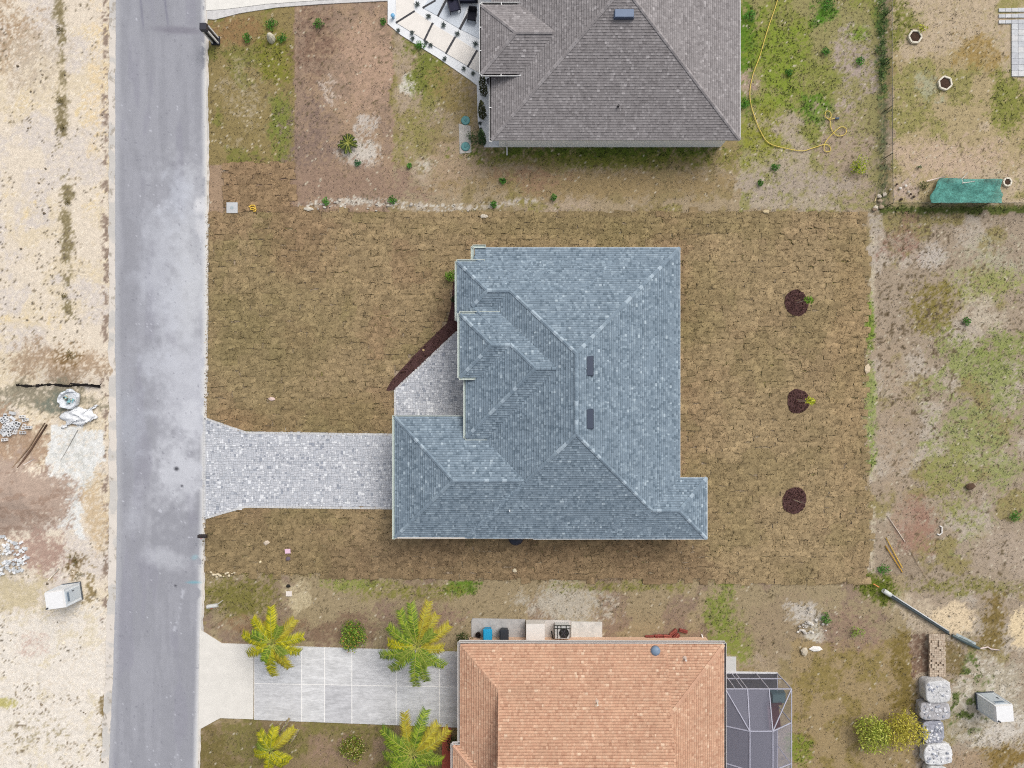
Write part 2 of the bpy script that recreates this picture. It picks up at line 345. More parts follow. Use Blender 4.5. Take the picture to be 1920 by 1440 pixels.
    p.fill((160, 140, 104), a*.9); p.fill((142, 126, 78), a*sstep(.5, .62, fbm(X, Y, 40, 64)), .7); p.fill((124, 108, 60), p.ell(1695, 1260, 24, 100, 0, .5), .8); p.fill((150, 126, 108), p.ell(1600, 1180, 60, 40, 0, .5), .6); p.fill((128, 138, 56), p.ell(1500, 1400, 20, 40, 0, .6), .6)
    p.fill((100, 112, 40), p.ell(1650, 1105, 40, 24, .6, .5), .8)
    p.fill((196, 180, 156), p.ell(1720, 1150, 45, 30, .5, .4), .85); p.fill((220, 200, 168), p.ell(1795, 1165, 42, 30, 0, .35, .2), .95); p.fill((224, 204, 168), p.ell(1915, 1180, 26, 40, 0, .3, .2), .95); p.fill((128, 110, 66), p.ell(1860, 1180, 26, 60, 0, .4), .8)
    p.fill((176, 166, 146), p.ell(1850, 1330, 75, 90, 0, .4, .3), .9); p.fill((204, 196, 180), p.ell(1850, 1310, 70, 75, 0, .4)*(f1 > .5), .8); p.fill((206, 198, 186), p.ell(1870, 1375, 50, 28, -.3, .4), .85)
    p.fill((96, 110, 56), p.ell(1820, 1310, 34, 70, 0, .6)*(fbm(X, Y, 14, 61, 2) > .55), .85); p.fill((136, 114, 66), p.ell(1880, 1420, 60, 26, -.2, .5), .8); p.fill((168, 146, 120), p.ell(1810, 1430, 40, 24, 0, .6), .8)
    p.fill((118, 94, 78), inb(1712, 1741, 1190, 1266)*(f1 > .25), .8); p.fill((120, 104, 66), p.ell(1785, 1230, 22, 40, 0, .4), .7); p.fill((182, 166, 146), p.ell(1740, 1230, 45, 55, 0, .5), .3)
    a = inb(370, 866, 1352, 1900)
    p.fill((142, 124, 94), a); p.fill((128, 120, 72), a*sstep(.5, .6, f2), .7); p.fill((120, 108, 66), p.ell(400, 1420, 40, 50, 0, .5), .8); p.fill((152, 128, 108), p.ell(640, 1395, 70, 40, 0, .6), .6)
    # pebbles and dead tufts
    rgt = (X > 390).astype(float)
    p.fill((104, 92, 68), rgt*(fbm(X, Y, 4.5, 301, 2) > .72)*sstep(.35, .6, f2), .45); p.fill((204, 194, 172), rgt*(sp > .992), .6)
    # --- building site left of the road: pale sand
    L = (X < interp_edge(ROAD_R, Y)-40).astype(float)
    p.fill((226, 213, 194), L); p.fill((222, 207, 180), L*sstep(.46, .6, f3), .7); p.fill((216, 206, 196), L*sstep(.5, .62, fbm(X, Y, 80, 141)), .7)
    p.fill((228, 208, 168), L*sstep(.54, .8, fbm(X, Y, 55, 142))*(Y < 620), .5); p.fill((228, 206, 168), L*p.ell(178, 160, 20, 140, 0, .7), .5)
    p.fill((232, 224, 212), L*sstep(1080, 1180, Y), .8); p.fill((222, 210, 184), L*sstep(.55, .65, f2)*(Y > 1150), .5)
    p.fill((176, 152, 124), L*p.ell(20, 60, 60, 80, 0, .7), .6); p.fill((200, 186, 166), L*p.ell(70, 110, 50, 70, .6, .6), .5)
    tr = np.exp(-((X-(113+14*(Y-100)/450+p.wx*9))/12.)**2)*(Y < 600)*sstep(.28, .55, fbm(X, Y, 24, 143))
    p.fill((140, 128, 96), tr, .85)
    spk = fbm(X, Y, 3.6, 145, 2); clu = sstep(.42, .62, fbm(X, Y, 45, 146))
    p.fill((136, 122, 96), L*(spk > .70)*clu, .55); p.fill((108, 98, 84), L*(spk > .77)*clu, .7); p.fill((240, 230, 212), L*(spk < .25), .5)
    p.fill((150, 132, 118), L*np.exp(-((X-198)/9.)**2)*(f1 > .54)*(Y < 1180), .8)
    p.fill((140, 122, 86), L*np.exp(-((X-192)/10.)**2)*(fbm(X, Y, 18, 147) > .52)*(Y > 1300), .8)
    p.fill((172, 150, 126), L*p.ell(120, 690, 85, 36, 0, .6), .75); p.fill((128, 104, 72), L*p.ell(130, 668, 22, 24, 0, .5), .8); p.fill((150, 142, 122), L*p.ell(80, 752, 90, 34, 0, .5), .9); p.fill((126, 130, 116), L*p.ell(100, 760, 40, 22, 0, .5), .7)
    p.fill((178, 152, 128), L*p.ell(40, 830, 90, 60, 0, .5), .85); p.fill((230, 230, 226), L*p.poly([(110, 798), (190, 800), (196, 870), (150, 960), (152, 1000), (112, 990), (108, 900), (80, 870)], 26), .8)
    p.fill((206, 206, 200), L*p.ell(140, 880, 50, 80, .2, .6)*(f1 > .52), .7)
    p.fill((178, 158, 143), L*p.ell(30, 935, 95, 75, 0, .35, .25), .95); p.fill((162, 139, 123), L*p.ell(30, 935, 90, 70, 0, .4)*(fbm(X, Y*2.5, 40, 149) > .55), .7); p.fill((176, 150, 136), L*p.ell(80, 1040, 50, 45, 0, .5), .8)
    p.fill((206, 184, 152), L*p.ell(180, 960, 20, 70, 0, .5), .7); p.fill((124, 104, 72), L*p.ell(138, 1055, 26, 30, 0, .6)*(f1 > .42), .85); p.fill((206, 192, 160), L*p.ell(30, 1110, 60, 40, 0, .6), .8); p.fill((150, 132, 96), L*p.ell(170, 1090, 14, 40, 0, .6)*(f1 > .5), .8)
    p.fill((190, 182, 120), L*p.ell(10, 1318, 16, 8, 0, .4), .8); p.fill((172, 160, 130), L*p.ell(70, 1380, 70, 50, 0, .7)*(f1 > .56), .5); p.fill((206, 182, 168), L*p.ell(65, 1210, 26, 20, 0, .6), .4); p.fill((140, 124, 104), L*(spk > .74)*(Y > 1290)*clu, .6)
    return p
def ground_z(X, Y):
    z = -0.055+0.045*fbm(X, Y, 45, 401)+0.02*(fbm(X, Y, 9, 402, 2)-.5)
    g = lambda cx, cy, rx, ry, h: h*np.exp(-((X-cx)/rx)**2-((Y-cy)/ry)**2)
    z = z+g(20, 930, 80, 55, .85)*(.8+.5*fbm(X, Y, 26, 403))+g(130, 690, 60, 24, .3)+g(20, 1045, 45, 40, .3)+g(40, 800, 60, 40, .15)+g(1690, 1150, 60, 40, .06)
    z = z-.25*np.exp(-((X-1726)/15.)**4-((Y-1228)/40.)**4)
    return z
def axis(lo, hi, step, far):
    a = np.arange(lo, hi+step*.5, step); out = []; d = step; x = a[-1]
    while x < far: d *= 1.5; x += d; out.append(x)
    lo_out = []; d = step; x = a[0]
    while x > -far: d *= 1.5; x -= d; lo_out.append(x)
    return np.concatenate([lo_out[::-1], a, out])
ax = axis(-40.5, 40.5, .125, 900); ay = axis(-31, 31, .125, 900)
GX, GY = np.meshgrid(ax, ay); PX = GX*S+960; PY = 720-GY*S
pt = paint_ground(PX, PY); gz = ground_z(PX, PY)
V = np.stack([GX, GY, gz], -1).reshape(-1, 3); nx, ny = len(ax), len(ay)
I = (np.arange(ny-1)[:, None]*nx+np.arange(nx-1)[None]).ravel()
F = np.stack([I, I+1, I+1+nx, I+nx], 1)
tag(np_mesh('ground', V, F, vcol=Cn(np.clip(pt.c, 0, 255)).reshape(-1, 3), mat=M['ground'], smooth=True), kind='structure')

# ------------------------------------------------------------------ road with worn pale edges
def ribbon(name, left, right, ylo, yhi, z, step, nxs, painter, mat, edge_noise=0.0):
    ys = np.concatenate([np.arange(-2500, ylo, 60), np.arange(ylo, yhi+step, step), np.arange(yhi+60, 4100, 60)]); u = np.linspace(0, 1, nxs); Yp, U = np.meshgrid(ys, u, indexing='ij')
    n1 = (fbm(ys, ys*0+7, 14, 501)-.5)*edge_noise; n2 = (fbm(ys, ys*0+3, 14, 502)-.5)*edge_noise
    l = interp_edge(left, ys)+n1; r = interp_edge(right, ys)+n2
    Xp = l[:, None]*(1-U)+r[:, None]*U
    k = (H-z)/H/S; Vv = np.stack([(Xp-960)*k, (720-Yp)*k, np.full(Xp.shape, z)], -1).reshape(-1, 3)
    I = (np.arange(len(ys)-1)[:, None]*nxs+np.arange(nxs-1)[None]).ravel()
    return np_mesh(name, Vv, np.stack([I, I+nxs, I+nxs+1, I+1], 1), vcol=Cn(np.clip(painter(Xp, Yp), 0, 255)).reshape(-1, 3), mat=mat)
def paint_road(X, Y):
    p = Painter(X, Y, 0); sx = fbm(X*3, Y*.35, 40, 601)
    p.fill((154, 155, 162)); p.fill((164, 165, 172), sstep(.45, .62, sx), .7); p.fill((150, 150, 160), sstep(.55, .66, fbm(X*2.5, Y*.4, 60, 602)), .6)
    R = interp_edge(ROAD_R, Y); Lx = interp_edge(ROAD_L, Y)
    p.fill((204, 206, 210), p.ell(355, 560, 50, 190, 0, .8, .5), .85); p.fill((196, 198, 206), p.ell(350, 720, 60, 120, 0, .9, .5), .6); p.fill((206, 208, 214), p.ell(335, 880, 42, 85, .1, .9, .4), .8)
    p.fill((190, 193, 202), p.ell(300, 540, 40, 120, 0, 1.0, .5), .5); p.fill((182, 186, 196), p.ell(240, 780, 28, 70, 0, .9, .5), .5); p.fill((192, 196, 206), p.ell(330, 370, 22, 40, 0, 1., .5), .6); p.fill((190, 192, 200), p.ell(250, 970, 14, 40, .2, 1., .5), .6); p.fill((196, 198, 204), p.ell(310, 1050, 40, 14, .2, 1., .5), .6)
    p.fill((214, 214, 214), sstep(12, 4, R-X)*(p.f2 > .38), .8); p.fill((226, 222, 214), sstep(5, 1, R-X), .8); p.fill((186, 187, 190), sstep(14, 2, X-Lx), .6)
    p.fill((224, 224, 226), p.ell(376, 384, 10, 14, 0, .6), .8); p.fill((222, 222, 224), p.ell(378, 430, 9, 16, 0, .6), .7)
    for x0, x1, y0 in ((264, 270, 70), (309, 318, 62)):
        xc = x0+(x1-x0)*np.clip(Y/70., 0, 1); p.fill((126, 126, 140), np.exp(-((X-xc)/1.8)**2)*(1-sstep(y0*.5, y0, Y)), .8)
    p.fill((132, 130, 140), p.ell(335, 57, 40, 6, .05, .35, .4), .75)
    p.fill((112, 112, 122), (fbm(X, Y, 4, 603, 2) > .86), .4); p.fill((214, 216, 224), (fbm(X, Y, 4, 604, 2) > .86)*(p.f2 > .52), .6); p.fill((60, 60, 66), p.ell(331, 879, 4, 3.5, 0, .2), .9); p.fill((70, 70, 78), p.ell(341, 911, 2.6, 2.2, 0, .1), .8); p.fill((70, 70, 78), p.ell(329, 1098, 2.4, 2, 0, .1), .8)
    p.fill((120, 176, 190), p.ell(364, 1092, 12, 2.2, 0, .25), .75); p.fill((150, 186, 196), p.ell(365, 1045, 6, 4, -.4, .3), .6)
    xl = 346-(Y-1095)*.22; p.fill((200, 202, 210), np.exp(-((X-xl)/3.2)**2)*((Y > 1098) & (Y < 1185))*(p.f1 > .5), .7)
    return p.c
road = ribbon('road', ROAD_L, ROAD_R, -240, 1680, .02, 2.5, 70, paint_road, M['road'], 3.0); tag(road, kind='structure')
def paint_edge(X, Y):
    p = Painter(X, Y); p.fill((222, 214, 204)); p.fill((204, 200, 194), sstep(.48, .6, p.f2)); p.fill((176, 168, 156), (p.f1 > .66), .6)
    return p.c
tag(ribbon('road_verge', [(x-12-(y > 800)*3, y) for x, y in ROAD_L], [(x+3, y) for x, y in ROAD_L], -240, 1680, .012, 2.5, 10, paint_edge, M['concrete'], 7.0), kind='structure')
tag(ribbon('road_verge', [(x-3, y) for x, y in ROAD_R], [(x+4, y) for x, y in ROAD_R], -240, 1680, .014, 2.5, 6, paint_edge, M['concrete'], 5.0), kind='structure')

# ------------------------------------------------------------------ new sod: slabs with open joints, and their withered nap
def sod_colour(X, Y):
    p = Painter(X, Y, 0)
    p.fill((160, 137, 98)); p.fill((144, 128, 84), sstep(.46, .58, fbm(X, Y, 120, 701)), .85); p.fill((172, 147, 108), sstep(.5, .62, fbm(X, Y, 90, 702)), .8)
    p.fill((160, 128, 96), sstep(.54, .64, fbm(X, Y, 70, 703)), .6); p.fill((174, 150, 110), sstep(1280, 1330, X), .6); p.fill((146, 130, 86), sstep(.52, .64, fbm(X, Y, 100, 705))*(X > 1280), .5)
    p.fill((138, 113, 84), sstep(1000, 1030, Y)*(X > 600)*(X < 1330), .7); p.fill((142, 122, 84), sstep(960, 990, Y)*(X < 620), .7)
    p.fill((160, 128, 96), ((Y < 396) & (X < 560)).astype(float), .85); p.fill((144, 130, 86), p.ell(500, 640, 130, 140, 0, .7), .5); p.fill((152, 120, 84), p.ell(470, 795, 70, 22, .2, .5), .7); p.fill((134, 122, 74), p.ell(640, 780, 110, 40, 0, .6), .5)
    p.fill((140, 126, 80), p.ell(1100, 425, 230, 24, 0, .6), .6); p.fill((176, 146, 104), p.ell(1595, 640, 34, 240, 0, .6), .6); p.fill((160, 128, 96), p.ell(570, 470, 60, 50, .4, .6), .6)
    p.fill((168, 140, 104), p.ell(660, 1000, 80, 22, 0, .5), .5)
    mean = np.array((155, 134, 100.)); c = mean+(p.c-mean)*.7; return (c*.88+c.mean(-1, keepdims=True)*.12)*.985
sx0, sy0 = P2(380, 1105); sx1, sy1 = P2(1640, 298)
Vs, Fs, Cs = [], [], []; nv = 0; SW, SH = .61, .41
cells = []
y = sy0; row = 0
while y < sy1:
    x = sx0-random.uniform(0, SW)
    while x < sx1:
        cells.append((x+SW/2+random.uniform(-.09, .09), y+SH/2+random.uniform(-.09, .09))); x += SW
    y += SH; row += 1
cells = np.array(cells); cpx = cells[:, 0]*S+960; cpy = 720-cells[:, 1]*S
wob = (fbm(cpx, cpy, 30, 711)-.5)*8
keep = inpoly(cpx+wob, cpy+wob, SOD) & ~inpoly(cpx, cpy, DRIVE) & ~inpoly(cpx, cpy, WALK) & ~inpoly(cpx, cpy, MULCH) & ~((cpx > 915) & (cpx < 1255) & (cpy > 490) & (cpy < 985)) & ~((cpx > 770) & (cpx < 1262) & (cpy > 815) & (cpy < 985)) & ~((cpx > 1255) & (cpx < 1305) & (cpy > 912) & (cpy < 990))
cells = cells[keep]; cc = sod_colour(cpx[keep], cpy[keep])*(1+RNG.normal(0, .028, (len(cells), 1)))
g = np.array([-.5, -.2, .2, .5]); UX, UY = np.meshgrid(g, g); UX, UY = UX.ravel(), UY.ravel()
edge = (np.abs(UX) == .5) | (np.abs(UY) == .5)
n = len(cells); rot = RNG.normal(0, .10, n); wd = SW*RNG.uniform(1.0, 1.22, n); hg = SH*RNG.uniform(1.02, 1.28, n)
lx = UX[None]*wd[:, None]+RNG.normal(0, .022, (n, 16)); ly = UY[None]*hg[:, None]+RNG.normal(0, .022, (n, 16))
wx = cells[:, :1]+lx*np.cos(rot)[:, None]-ly*np.sin(rot)[:, None]; wy = cells[:, 1:]+lx*np.sin(rot)[:, None]+ly*np.cos(rot)[:, None]
lim = (interp_edge(ROAD_R, 720-wy*S)+3-960)/S; wx = np.maximum(wx, lim)
wz = np.where(edge[None], RNG.uniform(.015, .05, (n, 16)), RNG.uniform(.03, .055, (n, 1))+RNG.normal(0, .008, (n, 16)))
Vq = np.stack([wx, wy, wz], -1).reshape(-1, 3)
base = np.array([[r*4+c, r*4+c+1, r*4+c+5, r*4+c+4] for r in range(3) for c in range(3)])
Fq = (np.arange(n)[:, None, None]*16+base[None]).reshape(-1, 4)
vc = np.repeat(Cn(np.clip(cc, 0, 255)), 16, axis=0)*(1+(fbm(wx.ravel()*S, wy.ravel()*S, 5, 771, 2)-.5)*.7)[:, None]*np.where(np.tile(edge, n), np.where(np.repeat(RNG.random(n*4) < .14, 4), RNG.uniform(.55, .85, n*16), RNG.uniform(.9, 1.1, n*16)), RNG.uniform(.9, 1.14, n*16))[:, None]
sod = tag(np_mesh('lawn', Vq, Fq, vcol=vc, mat=M['sod'], smooth=True), 'newly laid brown and olive sod around the blue-grey roofed house', 'lawn', kind='stuff')

def blades(name, pts, z, size, cols, per, mat, parent=None, lean=1.0):
    n = len(pts)*per; b = np.repeat(pts, per, axis=0)+RNG.normal(0, .5, (n, 2))*np.repeat(size, per)[:, None]
    zz = np.repeat(z, per); sz = np.repeat(size, per)*RNG.uniform(.6, 1.3, n); c = np.repeat(cols, per, axis=0)*RNG.choice([.34, .7, .9, 1.0, 1.1, 1.25, 1.5], (n, 1))*RNG.uniform(.85, 1.15, (n, 1))
    a = RNG.uniform(0, 2*np.pi, n); d = np.stack([np.cos(a), np.sin(a)], 1); q = np.stack([-d[:, 1], d[:, 0]], 1)
    l = sz*RNG.uniform(.5, 1.0, n)*lean; hgt = sz*RNG.uniform(.25, .7, n); w = sz*RNG.uniform(.14, .3, n)
    v0 = np.concatenate([b+q*w[:, None], (zz-.01)[:, None]], 1); v1 = np.concatenate([b-q*w[:, None], (zz-.01)[:, None]], 1); v2 = np.concatenate([b+d*l[:, None], (zz+hgt)[:, None]], 1)
    Vb = np.stack([v0, v1, v2], 1).reshape(-1, 3)
    return np_mesh(name, Vb, np.arange(n*3).reshape(-1, 3), fcol=np.minimum(c, .86), mat=mat, parent=parent)
npt = 110000
bx = RNG.uniform(sx0, sx1, npt); by = RNG.uniform(sy0, sy1, npt); bpx, bpy_ = bx*S+960, 720-by*S
kp = inpoly(bpx, bpy_, SOD) & ~inpoly(bpx, bpy_, DRIVE) & ~inpoly(bpx, bpy_, WALK) & ~inpoly(bpx, bpy_, MULCH) & ~((bpx > 905) & (bpx < 1262) & (bpy_ > 480) & (bpy_ < 995)) & ~((bpx > 760) & (bpx < 1262) & (bpy_ > 805) & (bpy_ < 995))
for mx, my, mr in ((1493, 568, 24), (1496, 752, 23), (1489, 938, 23)): kp &= np.hypot(bpx-mx, bpy_-my) > mr
bc = sod_colour(bpx[kp], bpy_[kp])*(1+(fbm(bpx[kp], bpy_[kp], 9, 772, 2)-.5)*.5)[:, None]
tag(blades('grass_nap', np.stack([bx[kp], by[kp]], 1), np.full(kp.sum(), .035), RNG.uniform(.06, .15, kp.sum()), Cn(np.clip(bc, 0, 255)), 2, M['blade']), 'short withered grass nap on the new sod', 'grass', kind='stuff')

# dry grass and weeds over the old ground
npt = 95000
bx = RNG.uniform(-23, 39, npt); by = RNG.uniform(-29.5, 29.5, npt); bpx, bpy_ = bx*S+960, 720-by*S
kp = ~inpoly(bpx, bpy_, SOD) & (bpx > interp_edge(ROAD_R, bpy_)+6)
for q in ([(372, 1175), (866, 1205), (866, 1362), (372, 1372)], [(866, 1190), (1130, 1155), (1400, 1200), (1400, 1500), (850, 1500)], [(900, -99), (1400, -99), (1400, 275), (900, 275)], [(724, -99), (905, -99), (915, 275), (895, 165), (724, 48)], [(380, -99), (745, -99), (745, 4), (460, 30), (380, 40)], [(1355, 1255), (1490, 1255), (1490, 1500), (1355, 1500)], [(1870, -99), (2000, -99), (2000, 140), (1895, 140), (1870, 40)]):
    kp &= ~inpoly(bpx, bpy_, q)
gp = paint_ground(bpx[kp], bpy_[kp]); gc = np.clip(gp.c, 0, 255); gc = gc*.8+gc.mean(1, keepdims=True)*.2; gc = np.where(gc.min(1, keepdims=True) > 168, gc*.8, gc)
green = (gc[:, 1]-gc[:, 0])/40+(gc[:, 1]-gc[:, 2])/90; pale = gc.min(1) > 165
sel = (RNG.random(len(gc)) < np.where(pale, .15, .75))
sz = RNG.uniform(.06, .14, len(gc))*(1+np.clip(green, 0, 1)*.9)
bb = np.stack([bx[kp], by[kp]], 1)[sel]
tag(blades('rough_grass', bb, ground_z(bpx[kp][sel], bpy_[kp][sel]), sz[sel], Cn(gc[sel]), 3, M['blade']), 'patchy dry grass and green weeds on the old ground', 'grass', kind='stuff')
# ------------------------------------------------------------------ paved drive and walk, kerbless, of mixed grey pavers
def inp(x, y, poly): return bool(inpoly(np.array([x]), np.array([y]), poly)[0])
PAV = [((196, 199, 205), .48), ((205, 207, 212), .27), ((230, 232, 235), .11), ((182, 186, 193), .10), ((158, 163, 173), .04)]
def pick(table):
    r = random.random(); s = 0
    for c, w in table:
        s += w
        if r < s: return c
    return table[0][0]
def pavers(poly, z0, z1, parent, inner_shift=3):
    mb = MB(); xs = [p[0] for p in poly]; ys = [p[1] for p in poly]
    k = 1/S
    def split(x0, y0, x1, y1):
        w, h = x1-x0, y1-y0
        if max(w, h) > 7.6 or (max(w, h) > 5.6 and random.random() < .65):
            t = random.choice((.4, .5, .6))
            if w > h: split(x0, y0, x0+w*t, y1); split(x0+w*t, y0, x1, y1)
            else: split(x0, y0, x1, y0+h*t); split(x0, y0+h*t, x1, y1)
            return
        cx, cy = (x0+x1)/2, (y0+y1)/2
        if inp(cx, cy, poly):
            x, y, _ = P(cx, cy); g = .012; t = random.uniform(-.006, .004)
            mb.box((x, y, (z0+z1)/2+t), (w*k-g, h*k-g, z1-z0), 0, jit(C(*pick(PAV)), .05), .98)
    yy = min(ys)-3
    while yy < max(ys):
        xx = min(xs)-random.uniform(0, 14)
        while xx < max(xs): split(xx, yy, xx+14, yy+14); xx += 14
        yy += 14
    o = mb.build('paver', M['paver'], parent); o['kind'] = 'stuff'
    return o
def soldier(poly, closed_edges, z0, z1, parent, col=(206, 206, 206), w=.16, ln=.22):
    mb = MB()
    for i in closed_edges:
        a = Vector(P(*poly[i])); b = Vector(P(*poly[(i+1) % len(poly)])); L = (b-a).length; n = max(1, int(L/ln)); d = (b-a)/n; rz = math.atan2(d.y, d.x)
        for j in range(n):
            c = a+d*(j+.5); mb.box((c.x, c.y, (z0+z1)/2), (d.length-.012, w, z1-z0), rz, jit(C(*col), .08), .98)
    o = mb.build('border_paver', M['paver'], parent); o['kind'] = 'stuff'
def slab_poly(name, poly, z0, z1, col, mat, parent=None, zero=0):
    mb = MB(); mb.prism([P2(*p) for p in poly], z0, z1, C(*col)); return mb.build(name, mat, parent)
drive = tag(slab_poly('driveway', DRIVE, -.1, .035, (170, 170, 172), M['concrete']), kind='structure')
pavers(DRIVE, 0, .06, drive); soldier(DRIVE, [0, 1, 2, 4, 5, 6, 7], 0, .064, drive)
walk = tag(slab_poly('entry_walk', WALK, -.1, .033, (170, 170, 172), M['concrete']), kind='structure')
pavers(WALK, 0, .058, walk); soldier(WALK, [0, 4], 0, .062, walk)

# concrete drives of the neighbours
apron = tag(slab_poly('driveway_apron', [(375, 1180), (416, 1206), (476, 1208), (475, 1348), (413, 1346), (373, 1368)], -.1, .045, (228, 224, 216), M['concrete']), kind='structure')
drive2 = tag(slab_poly('concrete_driveway', [(477, 1209), (868, 1222), (868, 1364), (477, 1349)], -.12, .042, (246, 244, 240), M['concrete']), kind='structure')
xs_ = [477, 566, 609, 660, 743, 824, 868]
for i in range(6):
    for j in range(2):
        q = []
        for xx, e in ((xs_[i]+.8, 0), (xs_[i+1]-.8, 0), (xs_[i+1]-.8, 1), (xs_[i]+.8, 1)):
            t = (xx-477)/391; yt = 1209+13*t; ym = 1281+7*t; yb = 1349+15*t
            q.append((xx, (yt if not e else ym-.6) if j == 0 else (ym+.6 if not e else yb)))
        slab_poly('slab', q, 0, .046+random.uniform(0, .004), random.choice([(206, 206, 207), (198, 198, 200), (214, 214, 214), (204, 205, 207)]), M['streak'], drive2)
drive3 = tag(slab_poly('white_driveway', [(387, -200), (387, 20), (420, 18), (500, 8), (600, 1), (745, -6), (745, -200)], -.1, .05, (236, 233, 226), M['concrete']), kind='structure')
tag(slab_poly('gravel_border', [(388, 20.5), (388, 36), (402, 37), (450, 25), (520, 14), (600, 8), (700, 3), (745, 1), (745, -5.5), (600, 1.5), (500, 8.5), (420, 18.5)], -.1, .03, (212, 210, 208), M['stained']), kind='structure')

# mulch
def chips(name, poly, z, dens, parent=None, cols=((98, 72, 68), (112, 82, 76), (78, 56, 54))):
    xs = [p[0] for p in poly]; ys = [p[1] for p in poly]; mb = MB()
    mb.prism([P2(*p) for p in poly], -.08, z, C(92, 68, 66))
    area = (max(xs)-min(xs))*(max(ys)-min(ys))/S/S
    for _ in range(int(area*dens)):
        a, b = random.uniform(min(xs), max(xs)), random.uniform(min(ys), max(ys))
        if inp(a, b, poly):
            x, y, _z = P(a, b); mb.box((x, y, z+.012), (random.uniform(.06, .14), random.uniform(.025, .05), .035), random.uniform(0, 3.14), jit(C(*random.choice(cols)), .2))
    return mb.build(name, M['mulch'], parent)
tag(chips('mulch_bed', MULCH, .055, 60), 'dark brown mulch bed slanting along the paved entry walk', 'mulch bed', kind='structure')

# ------------------------------------------------------------------ roofs
def clip_poly(poly, a, b, c):
    out = []; n = len(poly)
    for i in range(n):
        p, q = poly[i], poly[(i+1) % n]; dp = a*p[0]+b*p[1]+c; dq = a*q[0]+b*q[1]+c
        if dp <= 1e-9: out.append(p)
        if (dp < -1e-9 and dq > 1e-9) or (dp > 1e-9 and dq < -1e-9):
            t = dp/(dp-dq); out.append((p[0]+(q[0]-p[0])*t, p[1]+(q[1]-p[1])*t))
    return out
class Block:
    """a hip (or gable) roof over a rectangle given in photograph pixels at eave height"""
    def __init__(s, x0, x1, ytop, ybot, z, pitch, sides='WESN', pw=None, clip=None):
        (s.x0, s.y1), (s.x1, s.y0) = P2(x0, ytop, z), P2(x1, ybot, z); s.z = z; s.sides = sides; s.clip = clip or []
        pp = {k: pitch for k in 'WESN'}; pp.update(pw or {})
        s.pl = {'W': (pp['W'], 0, -pp['W']*s.x0), 'E': (-pp['E'], 0, pp['E']*s.x1), 'S': (0, pp['S'], -pp['S']*s.y0), 'N': (0, -pp['N'], pp['N']*s.y1)}
        s.p = pp; rect = [(s.x0, s.y0), (s.x1, s.y0), (s.x1, s.y1), (s.x0, s.y1)]; s.faces = {}
        for k in sides:
            q = rect
            for cl in s.clip: q = clip_poly(q, *cl)
            for j in sides:
                if j != k: q = clip_poly(q, *[u-v for u, v in zip(s.pl[k], s.pl[j])])
            if len(q) > 2: s.faces[k] = q
    def h(s, x, y):
        if x < s.x0-1e-6 or x > s.x1+1e-6 or y < s.y0-1e-6 or y > s.y1+1e-6: return -1e9
        if any(c[0]*x+c[1]*y+c[2] > 1e-6 for c in s.clip): return -1e9
        return s.z+min(a*x+b*y+c for k, (a, b, c) in s.pl.items() if k in s.sides)
    def zf(s, k, x, y): a, b, c = s.pl[k]; return s.z+a*x+b*y+c
